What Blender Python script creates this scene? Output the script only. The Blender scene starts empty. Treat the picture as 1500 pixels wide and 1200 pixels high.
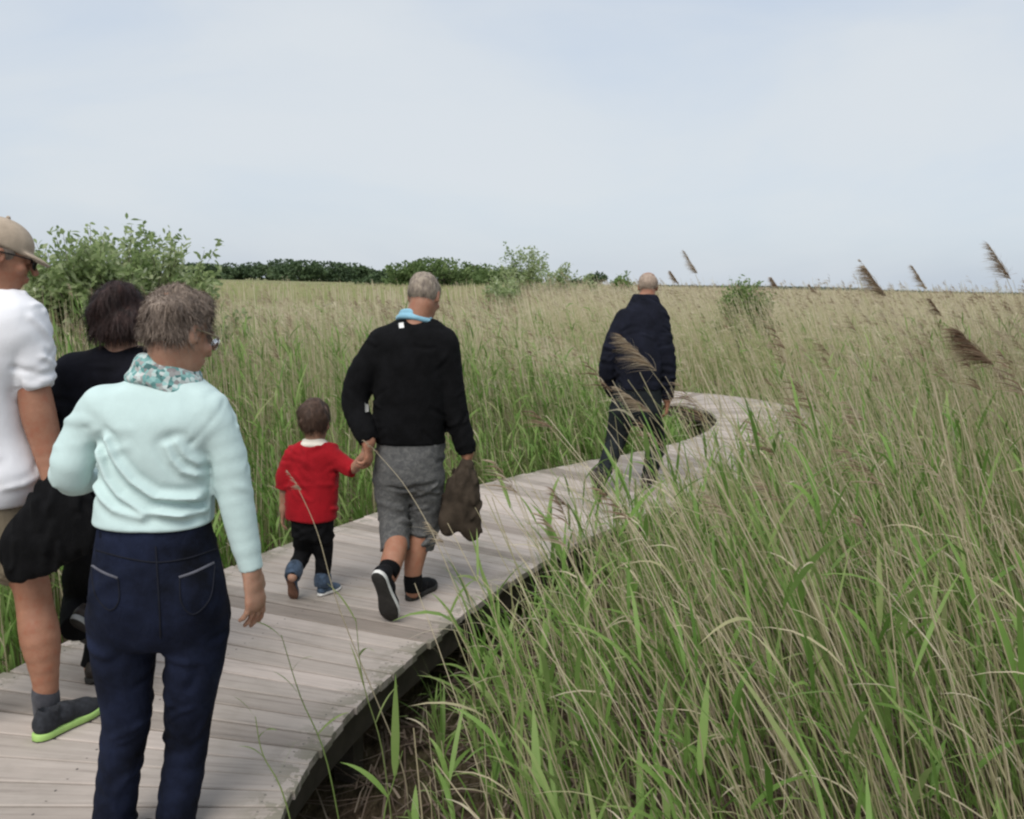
import bpy, math, random
import numpy as np
from mathutils import Vector, Matrix
from mathutils.bvhtree import BVHTree

random.seed(7)
RNG = np.random.default_rng(11)
sc = bpy.context.scene
COL = sc.collection
R = math.radians

# ------------------------------------------------------------------ camera model
# eye height above the boardwalk, focal length in pixels of the 1500 px wide photograph
FPX = 1300.0
EYE = 1.65
PITCH = math.atan(185 / 1300)
ROLL = R(1.32)
A_FW = np.array([0, math.cos(PITCH), -math.sin(PITCH)])
A_UP = np.array([0, math.sin(PITCH), math.cos(PITCH)])
A_RT = np.array([1.0, 0, 0])
C_RT = A_RT * math.cos(ROLL) + A_UP * math.sin(ROLL)
C_UP = -A_RT * math.sin(ROLL) + A_UP * math.cos(ROLL)
CAM = np.array([0, 0, EYE])
GROUND = -0.45


def ray(px, py):
    return A_FW + C_RT * ((px - 750) / FPX) - C_UP * ((py - 600) / FPX)


def on_level(px, py, z=0.0):
    d = ray(px, py)
    return CAM + d * ((z - EYE) / d[2])


def at_depth(px, py, y):
    d = ray(px, py)
    return CAM + d * (y / d[1])


def px_size(y, z=1.0):
    """metres covered by one photo pixel at distance y"""
    return (y * A_FW[1] + (z - EYE) * A_FW[2]) / FPX


def make_camera():
    cd = bpy.data.cameras.new('camera')
    cd.sensor_fit = 'HORIZONTAL'
    cd.sensor_width = 36
    cd.lens = 36 * FPX / 1500
    cd.clip_start = 0.05
    cd.clip_end = 20000
    co = bpy.data.objects.new('camera', cd)
    COL.objects.link(co)
    m = Matrix.Identity(4)
    for i in range(3):
        m[i][0] = C_RT[i]
        m[i][1] = C_UP[i]
        m[i][2] = -A_FW[i]
        m[i][3] = CAM[i]
    co.matrix_world = m
    cd.dof.use_dof = False
    sc.camera = co


# ------------------------------------------------------------------ object helpers
def tag(o, label=None, cat=None, group=None, kind=None):
    if label:
        o['label'] = label
    if cat:
        o['category'] = cat
    if group:
        o['group'] = group
    if kind:
        o['kind'] = kind
    return o


def empty(name, loc, label, cat, group=None):
    o = bpy.data.objects.new(name, None)
    o.empty_display_size = 0.1
    o.location = loc
    COL.objects.link(o)
    return tag(o, label, cat, group)


def mesh_obj(name, verts, faces, mat, parent=None, origin=(0, 0, 0), smooth=False, attrs=None, mat_idx=None):
    """faces: (n,3) or (n,4) int array, or a list of such arrays; world coordinates, origin subtracted"""
    me = bpy.data.meshes.new(name)
    v = np.asarray(verts, dtype=np.float64).reshape(-1, 3) - np.asarray(origin, dtype=np.float64)
    if not isinstance(faces, (list, tuple)):
        faces = [faces]
    faces = [np.asarray(f, dtype=np.int32) for f in faces if len(f)]
    nl = sum(f.size for f in faces)
    npoly = sum(len(f) for f in faces)
    me.vertices.add(len(v))
    me.vertices.foreach_set('co', v.astype(np.float32).ravel())
    me.loops.add(nl)
    me.polygons.add(npoly)
    me.loops.foreach_set('vertex_index', np.concatenate([f.ravel() for f in faces]))
    totals = np.concatenate([np.full(len(f), f.shape[1], np.int32) for f in faces])
    starts = np.concatenate([[0], np.cumsum(totals)[:-1]]).astype(np.int32)
    me.polygons.foreach_set('loop_start', starts)
    try:
        me.polygons.foreach_set('loop_total', totals)
    except Exception:
        pass
    me.polygons.foreach_set('use_smooth', np.full(npoly, smooth, dtype=bool))
    for m in (mat if isinstance(mat, (list, tuple)) else [mat]):
        me.materials.append(m)
    if mat_idx is not None:
        me.polygons.foreach_set('material_index', np.asarray(mat_idx, dtype=np.int32))
    if attrs:
        for k, a in attrs.items():
            at = me.attributes.new(k, 'FLOAT', 'POINT')
            at.data.foreach_set('value', np.asarray(a, dtype=np.float32).ravel())
    me.update(calc_edges=True)
    me.validate()
    o = bpy.data.objects.new(name, me)
    COL.objects.link(o)
    if parent is not None:
        o.parent = parent
    else:
        o.location = origin
    return o


# ------------------------------------------------------------------ materials
class NT:
    def __init__(s, name):
        s.m = bpy.data.materials.new(name)
        s.m.use_nodes = True
        s.t = s.m.node_tree
        s.t.nodes.clear()

    def n(s, typ, **kw):
        nd = s.t.nodes.new(typ)
        for k, v in kw.items():
            if k.startswith('i_'):
                nd.inputs[k[2:].replace('_', ' ')].default_value = v
            else:
                setattr(nd, k, v)
        return nd

    def l(s, a, b):
        s.t.links.new(a, b)

    def ramp(s, fac, stops):
        r = s.n('ShaderNodeValToRGB')
        els = r.color_ramp.elements
        while len(els) < len(stops):
            els.new(0.5)
        for e, (p, c) in zip(els, stops):
            e.position = p
            e.color = (*c, 1)
        s.l(fac, r.inputs['Fac'])
        return r.outputs['Color']

    def noise(s, scale, detail=4, rough=0.6, vec=None, stretch=None, dist=0.0):
        nd = s.n('ShaderNodeTexNoise')
        nd.inputs['Scale'].default_value = scale
        nd.inputs['Detail'].default_value = detail
        nd.inputs['Roughness'].default_value = rough
        nd.inputs['Distortion'].default_value = dist
        tc = s.n('ShaderNodeTexCoord')
        src = tc.outputs['Object']
        if stretch:
            mp = s.n('ShaderNodeMapping')
            mp.inputs['Scale'].default_value = stretch
            s.l(src, mp.inputs['Vector'])
            src = mp.outputs['Vector']
        s.l(src, nd.inputs['Vector'])
        return nd.outputs['Fac']

    def bsdf(s, color, rough=0.8, bump=None, bump_strength=0.3, bump_dist=0.01, spec=0.3, sheen=0.0):
        b = s.n('ShaderNodeBsdfPrincipled')
        if isinstance(color, tuple):
            b.inputs['Base Color'].default_value = (*color, 1)
        else:
            s.l(color, b.inputs['Base Color'])
        b.inputs['Roughness'].default_value = rough
        b.inputs['Specular IOR Level'].default_value = spec
        if sheen:
            b.inputs['Sheen Weight'].default_value = sheen
        if bump is not None:
            bp = s.n('ShaderNodeBump')
            bp.inputs['Strength'].default_value = bump_strength
            bp.inputs['Distance'].default_value = bump_dist
            s.l(bump, bp.inputs['Height'])
            s.l(bp.outputs['Normal'], b.inputs['Normal'])
        return b

    def out(s, shader):
        o = s.n('ShaderNodeOutputMaterial')
        s.l(shader, o.inputs['Surface'])
        return s.m


def shade(c, k):
    return tuple(max(0, min(1, x * k)) for x in c)


def fabric(name, c, var=0.18, scale=14, weave=420, rough=0.9, sheen=0.15, bump=0.25, folds=26):
    t = NT(name)
    n1 = t.noise(scale, 5, 0.6)
    col = t.ramp(n1, [(0.34, shade(c, 1 - var)), (0.66, shade(c, 1 + var))])
    n2 = t.noise(weave, 2, 0.5)
    n3 = t.noise(folds, 3, 0.5, stretch=(1, 1, 0.6), dist=0.6)
    mx = t.n('ShaderNodeMath', operation='MULTIPLY_ADD')
    t.l(n3, mx.inputs[0])
    mx.inputs[1].default_value = 3.0
    t.l(n2, mx.inputs[2])
    b = t.bsdf(col, rough, mx.outputs[0], bump, 0.006, 0.15, sheen)
    return t.out(b.outputs['BSDF'])


def plain(name, c, rough=0.6, var=0.1, scale=30, bump=0.1, spec=0.3):
    t = NT(name)
    n1 = t.noise(scale, 4, 0.6)
    col = t.ramp(n1, [(0.3, shade(c, 1 - var)), (0.7, shade(c, 1 + var))])
    b = t.bsdf(col, rough, n1, bump, 0.004, spec)
    return t.out(b.outputs['BSDF'])


def skin_mat(name, c):
    t = NT(name)
    n1 = t.noise(22, 6, 0.7)
    col = t.ramp(n1, [(0.28, (c[0] * 0.98, c[1] * 0.74, c[2] * 0.68)), (0.5, c), (0.72, shade(c, 1.2))])
    n2 = t.noise(220, 3, 0.6)
    b = t.bsdf(col, 0.55, n2, 0.15, 0.002, 0.4)
    b.inputs['Subsurface Weight'].default_value = 0.12
    b.inputs['Subsurface Radius'].default_value = (0.012, 0.005, 0.003)
    b.inputs['Subsurface Scale'].default_value = 0.5
    return t.out(b.outputs['BSDF'])


def hair_mat(name, dark, light, scale=60):
    t = NT(name)
    n1 = t.noise(scale, 5, 0.7, stretch=(1, 1, 0.35))
    col = t.ramp(n1, [(0.3, dark), (0.68, light)])
    b = t.bsdf(col, 0.6, n1, 0.6, 0.01, 0.3)
    return t.out(b.outputs['BSDF'])


def leaf_mat(name, stops, trans=0.35, rough=0.55):
    """colour runs over the blade's own random number 'tint' (green shoot ... dead straw)"""
    t = NT(name)
    a = t.n('ShaderNodeAttribute', attribute_name='tint')
    n1 = t.noise(9, 3, 0.6)
    ad = t.n('ShaderNodeMath', operation='MULTIPLY_ADD')
    t.l(n1, ad.inputs[0])
    ad.inputs[1].default_value = 0.16
    sb = t.n('ShaderNodeMath', operation='SUBTRACT')
    t.l(a.outputs['Fac'], sb.inputs[0])
    sb.inputs[1].default_value = 0.08
    t.l(sb.outputs[0], ad.inputs[2])
    col = t.ramp(ad.outputs[0], stops)
    b = t.bsdf(col, rough, None, spec=0.25)
    tr = t.n('ShaderNodeBsdfTranslucent')
    t.l(col, tr.inputs['Color'])
    mx = t.n('ShaderNodeMixShader')
    mx.inputs[0].default_value = trans
    t.l(b.outputs['BSDF'], mx.inputs[1])
    t.l(tr.outputs['BSDF'], mx.inputs[2])
    return t.out(mx.outputs[0])


# ------------------------------------------------------------------ solid modelling on a grid (numpy distance fields)
def V(*a):
    return np.array(a, dtype=np.float64)


def unit(v):
    v = np.asarray(v, dtype=np.float64)
    return v / (np.linalg.norm(v) + 1e-12)


def spline(pts, n):
    """Catmull-Rom through rows of pts, n samples per span"""
    p = np.asarray(pts, dtype=np.float64)
    if p.ndim == 1:
        p = p[:, None]
    q = np.vstack([2 * p[0] - p[1], p, 2 * p[-1] - p[-2]])
    out = []
    for i in range(len(p) - 1):
        a, b, c, d = q[i:i + 4]
        for t in np.linspace(0, 1, n, endpoint=False):
            out.append(0.5 * (2 * b + (c - a) * t + (2 * a - 5 * b + 4 * c - d) * t * t + (3 * b - a - 3 * c + d) * t ** 3))
    out.append(p[-1])
    return np.array(out)


class Solid:
    MARGIN = 0.075

    def __init__(s, lo, hi, res):
        s.res = res
        s.lo = np.asarray(lo, float) - 2 * res
        s.n = np.ceil((np.asarray(hi, float) + 2 * res - s.lo) / res).astype(int) + 1
        s.D = np.full(s.n, 1.0, dtype=np.float32)

    def win(s, lo, hi):
        i0 = np.clip(np.floor((np.asarray(lo) - s.lo) / s.res).astype(int), 0, s.n - 1)
        i1 = np.clip(np.ceil((np.asarray(hi) - s.lo) / s.res).astype(int) + 1, 1, s.n)
        i1 = np.maximum(i1, i0 + 1)
        sl = tuple(slice(a, b) for a, b in zip(i0, i1))
        ax = [(s.lo[k] + s.res * np.arange(i0[k], i1[k])).astype(np.float32) for k in range(3)]
        X, Y, Z = np.meshgrid(*ax, indexing='ij', sparse=True)
        return sl, X, Y, Z

    def put(s, sl, d, k, mode):
        a = s.D[sl]
        d = d.astype(np.float32)
        if mode == 'add':
            if k <= 0:
                s.D[sl] = np.minimum(a, d)
            else:
                h = np.clip(0.5 + 0.5 * (a - d) / k, 0, 1)
                s.D[sl] = a + (d - a) * h - k * h * (1 - h)
        else:                                   # cut
            d = -d
            k = max(k, 1e-5)
            h = np.clip(0.5 - 0.5 * (a - d) / k, 0, 1)
            s.D[sl] = a + (d - a) * h + k * h * (1 - h)

    def cone(s, a, b, ra, rb, k=0.02, mode='add', flat=None, cap=False):
        """tapered rounded limb; flat=(direction, factor) squeezes its section along a direction"""
        a = np.asarray(a, float)
        b = np.asarray(b, float)
        m = max(ra, rb) + s.MARGIN
        sl, X, Y, Z = s.win(np.minimum(a, b) - m, np.maximum(a, b) + m)
        ba = b - a
        L2 = max(float(ba @ ba), 1e-9)
        px, py, pz = X - a[0], Y - a[1], Z - a[2]
        h = np.clip((px * ba[0] + py * ba[1] + pz * ba[2]) / L2, 0, 1)
        qx, qy, qz = px - h * ba[0], py - h * ba[1], pz - h * ba[2]
        sc_ = 1.0
        if flat is not None:
            n, f = unit(flat[0]), flat[1]
            t = (qx * n[0] + qy * n[1] + qz * n[2]) * (1 / f - 1)
            qx, qy, qz = qx + n[0] * t, qy + n[1] * t, qz + n[2] * t
            sc_ = min(1.0, f) ** 0.5
        d = (np.sqrt(qx * qx + qy * qy + qz * qz) - (ra + (rb - ra) * h)) * sc_
        if cap:                                  # cloth ends in a clean hem, not a round tip
            t = ((X - b[0]) * ba[0] + (Y - b[1]) * ba[1] + (Z - b[2]) * ba[2]) / math.sqrt(L2)
            d = np.maximum(d, t)
        s.put(sl, d, k, mode)

    def chain(s, pts, radii, k=0.02, mode='add', n=3, flat=None, cap=False):
        q = spline(np.column_stack([np.asarray(pts), np.asarray(radii)]), n)
        for i in range(len(q) - 1):
            if cap and i >= len(q) - 3:             # keep the hem plane of the whole end
                a_, b_ = q[i, :3], q[-1, :3]
                if i == len(q) - 3:
                    s.cone(a_, b_, max(q[i, 3], 1e-3), max(q[-1, 3], 1e-3), min(k, 0.012), mode, flat, True)
                continue
            if cap and i == len(q) - 4:          # the ball at the joint must not poke past the hem
                pass
            s.cone(q[i, :3], q[i + 1, :3], max(q[i, 3], 1e-3), max(q[i + 1, 3], 1e-3), k if i == 0 else min(k, 0.012), mode, flat, False)

    def ball(s, c, r, axes=None, k=0.02, mode='add'):
        """ellipsoid with radii r along the rows of axes"""
        c = np.asarray(c, float)
        r = np.asarray(r, float) if np.ndim(r) else np.full(3, float(r))
        A = np.eye(3) if axes is None else np.asarray(axes)
        m = np.sqrt(((A.T * r) ** 2).sum(1)) + s.MARGIN
        sl, X, Y, Z = s.win(c - m, c + m)
        px, py, pz = X - c[0], Y - c[1], Z - c[2]
        u = [px * A[i, 0] + py * A[i, 1] + pz * A[i, 2] for i in range(3)]
        k0 = np.sqrt(sum((u[i] / r[i]) ** 2 for i in range(3)))
        k1 = np.sqrt(sum((u[i] / r[i] ** 2) ** 2 for i in range(3))) + 1e-6
        s.put(sl, k0 * (k0 - 1) / k1, k, mode)

    def loft(s, secs, k=0.02, p=2.3, round_=0.01, mode='add', yaw=0.0):
        """stack of ellipses: rows (cx, cy, z, half width, half depth), sorted by z"""
        q = np.asarray(secs, float)
        q = q[np.argsort(q[:, 2])]
        q = spline(q, 10)
        z = q[:, 2]
        m = s.MARGIN
        lo = V((q[:, 0] - q[:, 3] - q[:, 4]).min() - m, (q[:, 1] - q[:, 3] - q[:, 4]).min() - m, z[0] - m)
        hi = V((q[:, 0] + q[:, 3] + q[:, 4]).max() + m, (q[:, 1] + q[:, 3] + q[:, 4]).max() + m, z[-1] + m)
        sl, X, Y, Z = s.win(lo, hi)
        f = lambda i: np.interp(Z.ravel(), z, q[:, i]).reshape(Z.shape).astype(np.float32)
        dx, dy = X - f(0), Y - f(1)
        if yaw:
            c, sn = math.cos(yaw), math.sin(yaw)
            dx, dy = dx * c + dy * sn, -dx * sn + dy * c
        a, b = f(3), f(4)
        kk = (np.abs(dx / a) ** p + np.abs(dy / b) ** p) ** (1 / p)
        dl = (kk - 1) * np.minimum(a, b)
        dz = np.maximum(z[0] - Z, Z - z[-1]) + 0 * dl
        r = round_
        d = np.minimum(np.maximum(dl + r, dz + r), 0) + np.sqrt(np.maximum(dl + r, 0) ** 2 + np.maximum(dz + r, 0) ** 2) - r
        s.put(sl, d, k, mode)

    def cut_plane(s, pt, n, k=0.004):
        """remove everything on the side the normal points to"""
        n = unit(n)
        sl, X, Y, Z = s.win(s.lo, s.lo + s.n * s.res)
        d = -((X - pt[0]) * n[0] + (Y - pt[1]) * n[1] + (Z - pt[2]) * n[2])
        s.put(sl, d, k, 'cut')

    def near(s):
        return np.nonzero(np.abs(s.D) < 0.05)

    def displace(s, fn):
        """fn(points) -> outward displacement, evaluated near the surface"""
        idx = s.near()
        P = np.column_stack([s.lo[i] + s.res * idx[i] for i in range(3)])
        s.D[idx] -= fn(P).astype(np.float32)

    def mesh(s):
        D = s.D
        ins = D < 0
        nx, ny, nz = s.n
        cnt = np.zeros((nx - 1, ny - 1, nz - 1), np.uint8)
        for i in (0, 1):
            for j in (0, 1):
                for k in (0, 1):
                    cnt += ins[i:nx - 1 + i, j:ny - 1 + j, k:nz - 1 + k]
        act = np.argwhere((cnt > 0) & (cnt < 8))
        idm = np.full(cnt.shape, -1, np.int32)
        idm[act[:, 0], act[:, 1], act[:, 2]] = np.arange(len(act))
        acc = np.zeros((len(act), 3))
        w = np.zeros(len(act))
        cor = [(i, j, k) for i in (0, 1) for j in (0, 1) for k in (0, 1)]
        val = {c: D[act[:, 0] + c[0], act[:, 1] + c[1], act[:, 2] + c[2]] for c in cor}
        for c in cor:
            for ax in range(3):
                if c[ax]:
                    continue
                e = list(c)
                e[ax] = 1
                e = tuple(e)
                a, b = val[c], val[e]
                m = (a < 0) != (b < 0)
                t = np.where(m, a / np.where(m, a - b, 1), 0)
                pt = np.tile(np.array(c, float), (len(act), 1))
                pt[:, ax] += t
                acc[m] += pt[m]
                w[m] += 1
        vtx = s.lo + s.res * (act + acc / w[:, None])
        quads = []
        for ax in range(3):
            o = [i for i in range(3) if i != ax]
            sa = [slice(None)] * 3
            sb = [slice(None)] * 3
            sa[ax] = slice(0, -1)
            sb[ax] = slice(1, None)
            ed = np.argwhere(ins[tuple(sa)] != ins[tuple(sb)])
            ed = ed[(ed[:, o[0]] > 0) & (ed[:, o[1]] > 0) & (ed[:, o[0]] < s.n[o[0]] - 1) & (ed[:, o[1]] < s.n[o[1]] - 1)]
            cells = []
            for da, db in ((0, 0), (1, 0), (1, 1), (0, 1)):
                e = ed.copy()
                e[:, o[0]] -= da
                e[:, o[1]] -= db
                cells.append(idm[e[:, 0], e[:, 1], e[:, 2]])
            q = np.column_stack(cells)
            flip = ins[ed[:, 0], ed[:, 1], ed[:, 2]]
            if ax == 1:
                flip = ~flip
            q[flip] = q[flip][:, ::-1]
            quads.append(q[(q >= 0).all(1)])
        f = np.vstack(quads)[:, ::-1]
        # one pass of smoothing
        for _ in range(1):
            sm = np.zeros_like(vtx)
            c = np.zeros(len(vtx))
            for i in range(4):
                np.add.at(sm, f[:, i], vtx[f[:, (i + 1) % 4]] + vtx[f[:, (i + 3) % 4]])
                np.add.at(c, f[:, i], 2)
            vtx = np.where(c[:, None] > 0, 0.5 * vtx + 0.5 * sm / np.maximum(c, 1)[:, None], vtx)
        return vtx, f


def wob(P, f, seed, amp=1.0):
    """cheap smooth pseudo noise, about -1..1"""
    r = np.random.default_rng(seed)
    out = np.zeros(len(P))
    for i in range(5):
        d = r.normal(size=3)
        d /= np.linalg.norm(d)
        out += np.sin(P @ (d * f * (0.7 + 0.7 * r.random())) + r.random() * 6.28 + 1.5 * np.sin(P @ (np.roll(d, 1) * f * 0.5)))
    return out / 3 * amp


def polyline_dist(P2, pts):
    d = np.full(len(P2), 1e9)
    for a, b in zip(pts[:-1], pts[1:]):
        ba = b - a
        h = np.clip(((P2 - a) @ ba) / (ba @ ba), 0, 1)
        d = np.minimum(d, np.linalg.norm(P2 - a - h[:, None] * ba, axis=1))
    return d


# ------------------------------------------------------------------ strips and tubes (numpy, thousands at a time)
class Strips:
    def __init__(s):
        s.v, s.f4, s.f3, s.t, s.c = [], [], [], [], 0

    def ribbons(s, path, side, width, tint):
        """path (n,m,3), side (n,m,3) or (n,3) unit, width (n,m); flat tapering leaves with a slight V fold left out"""
        n, m, _ = path.shape
        if side.ndim == 2:
            side = np.repeat(side[:, None, :], m, 1)
        w = width[:, :, None] * 0.5
        v = np.stack([path - side * w, path + side * w], 2)          # n,m,2,3
        base = s.c + np.arange(n)[:, None] * (2 * m) + np.arange(m - 1)[None, :] * 2
        q = np.stack([base, base + 1, base + 3, base + 2], -1).reshape(-1, 4)
        s.v.append(v.reshape(-1, 3))
        s.f4.append(q)
        tt = tint if np.ndim(tint) == 2 else np.repeat(np.asarray(tint)[:, None], m, 1)
        s.t.append(np.repeat(tt[:, :, None], 2, 2).ravel())
        s.c += n * m * 2

    def tubes(s, path, rad, tint, sides=3):
        n, m, _ = path.shape
        ang = np.arange(sides) * 2 * math.pi / sides
        off = np.stack([np.cos(ang), np.sin(ang), 0 * ang], -1)       # horizontal section
        v = path[:, :, None, :] + off[None, None] * rad[:, :, None, None]
        base = s.c + np.arange(n)[:, None, None] * (m * sides) + np.arange(m - 1)[None, :, None] * sides
        k = np.arange(sides)[None, None, :]
        k2 = (k + 1) % sides
        q = np.stack([base + k, base + k2, base + sides + k2, base + sides + k], -1).reshape(-1, 4)
        s.v.append(v.reshape(-1, 3))
        s.f4.append(q)
        tt = tint if np.ndim(tint) == 2 else np.repeat(np.asarray(tint)[:, None], m, 1)
        s.t.append(np.repeat(tt[:, :, None], sides, 2).ravel())
        s.c += n * m * sides

    def build(s, name, mat, parent=None, origin=(0, 0, 0), smooth=False):
        return mesh_obj(name, np.vstack(s.v), [np.vstack(s.f4)], mat, parent, origin, smooth, {'tint': np.concatenate(s.t)})


def perp(d):
    """a horizontal-ish unit vector across each direction"""
    u = np.cross(d, np.array([0, 0, 1.0]))
    n = np.linalg.norm(u, axis=-1, keepdims=True)
    return np.where(n > 1e-4, u / np.maximum(n, 1e-4), np.array([1.0, 0, 0]))

# ================================================================== LIGHT AND SKY
SUN_EL, SUN_AZ = R(52), R(200)          # azimuth from north (+Y) clockwise: behind the viewer, a little left


def make_world():
    w = bpy.data.worlds.new('World')
    sc.world = w
    w.use_nodes = True
    nt = w.node_tree
    nt.nodes.clear()
    out = nt.nodes.new('ShaderNodeOutputWorld')
    bg = nt.nodes.new('ShaderNodeBackground')
    bg.inputs['Strength'].default_value = 0.1
    sky = nt.nodes.new('ShaderNodeTexSky')
    sky.sky_type = 'NISHITA'
    sky.sun_disc = False
    sky.sun_elevation = SUN_EL
    sky.sun_rotation = SUN_AZ
    sky.air_density = 1.0
    sky.dust_density = 2.0
    tc = nt.nodes.new('ShaderNodeTexCoord')
    mp = nt.nodes.new('ShaderNodeMapping')
    mp.inputs['Scale'].default_value = (1.0, 1.0, 3.2)
    nt.links.new(tc.outputs['Generated'], mp.inputs['Vector'])
    nz = nt.nodes.new('ShaderNodeTexNoise')
    nz.inputs['Scale'].default_value = 1.7
    nz.inputs['Detail'].default_value = 6
    nz.inputs['Roughness'].default_value = 0.5
    nz.inputs['Distortion'].default_value = 0.4
    nt.links.new(mp.outputs['Vector'], nz.inputs['Vector'])
    # thin, nearly closed overcast: the veil is thicker in the clouds and thinner between them
    fac = nt.nodes.new('ShaderNodeMapRange')
    fac.inputs['From Min'].default_value = 0.32
    fac.inputs['From Max'].default_value = 0.68
    fac.inputs['To Min'].default_value = 0.72
    fac.inputs['To Max'].default_value = 0.97
    nt.links.new(nz.outputs['Fac'], fac.inputs['Value'])
    cr = nt.nodes.new('ShaderNodeValToRGB')
    cr.color_ramp.elements[0].position = 0.34
    cr.color_ramp.elements[0].color = (0.625, 0.71, 0.83, 1)
    cr.color_ramp.elements[1].position = 0.6
    cr.color_ramp.elements[1].color = (0.715, 0.765, 0.815, 1)
    nt.links.new(nz.outputs['Fac'], cr.inputs['Fac'])
    sc10 = nt.nodes.new('ShaderNodeVectorMath')
    sc10.operation = 'SCALE'
    sc10.inputs['Scale'].default_value = SKY_CLOUD
    nt.links.new(cr.outputs['Color'], sc10.inputs[0])
    mx = nt.nodes.new('ShaderNodeMix')
    mx.data_type = 'RGBA'
    nt.links.new(fac.outputs['Result'], mx.inputs['Factor'])
    nt.links.new(sky.outputs['Color'], mx.inputs['A'])
    nt.links.new(sc10.outputs['Vector'], mx.inputs['B'])
    nt.links.new(mx.outputs['Result'], bg.inputs['Color'])
    nt.links.new(bg.outputs['Background'], out.inputs['Surface'])
    ld = bpy.data.lights.new('sun', 'SUN')
    ld.energy = SUN_E
    ld.angle = R(38)
    ld.color = (1.0, 0.96, 0.9)
    lo = bpy.data.objects.new('sun', ld)
    COL.objects.link(lo)
    d = Vector((math.sin(SUN_AZ) * math.cos(SUN_EL), math.cos(SUN_AZ) * math.cos(SUN_EL), math.sin(SUN_EL)))
    lo.rotation_euler = d.to_track_quat('Z', 'Y').to_euler()
    lo.location = (0, 0, 30)


SKY_CLOUD = 6.8
SUN_E = 1.9

# ================================================================== BOARDWALK
CENTRE = spline([(2.4, -1.9), (1.2, -0.9), (0.3, -0.3), (-0.45, 0.35), (-1.0, 1.1), (-1.33, 1.9), (-1.44, 2.7), (-1.3, 3.5),
                 (-1.02, 4.3), (-0.68, 5.1), (-0.2, 5.95), (0.38, 6.75), (1.05, 7.5), (1.8, 8.25), (2.45, 9.0), (2.95, 9.85),
                 (3.3, 10.8), (3.4, 11.9), (3.0, 12.95), (2.2, 13.5), (1.3, 13.8), (0.3, 14.0), (-1.0, 14.6), (-2.4, 15.8), (-3.2, 17.5)], 24)
_seg = np.linalg.norm(np.diff(CENTRE, axis=0), axis=1)
ARC = np.concatenate([[0], np.cumsum(_seg)])
HALF = 0.76


def path_at(s):
    p = np.column_stack([np.interp(s, ARC, CENTRE[:, 0]), np.interp(s, ARC, CENTRE[:, 1])])
    q = np.column_stack([np.interp(s + 0.05, ARC, CENTRE[:, 0]), np.interp(s + 0.05, ARC, CENTRE[:, 1])])
    r = np.column_stack([np.interp(s - 0.05, ARC, CENTRE[:, 0]), np.interp(s - 0.05, ARC, CENTRE[:, 1])])
    t = q - r
    t /= np.linalg.norm(t, axis=1)[:, None]
    return p, t, np.column_stack([t[:, 1], -t[:, 0]])            # centre, along, to the right


def edge_dist(x, y):
    """distance from the boardwalk's nearest edge, negative on it"""
    P = np.column_stack([x, y])
    d = np.full(len(P), 1e9)
    C = CENTRE[::4]
    for i in range(0, len(P), 20000):
        d[i:i + 20000] = np.sqrt(((P[i:i + 20000, None] - C[None]) ** 2).sum(-1)).min(1)
    return d - HALF


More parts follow.
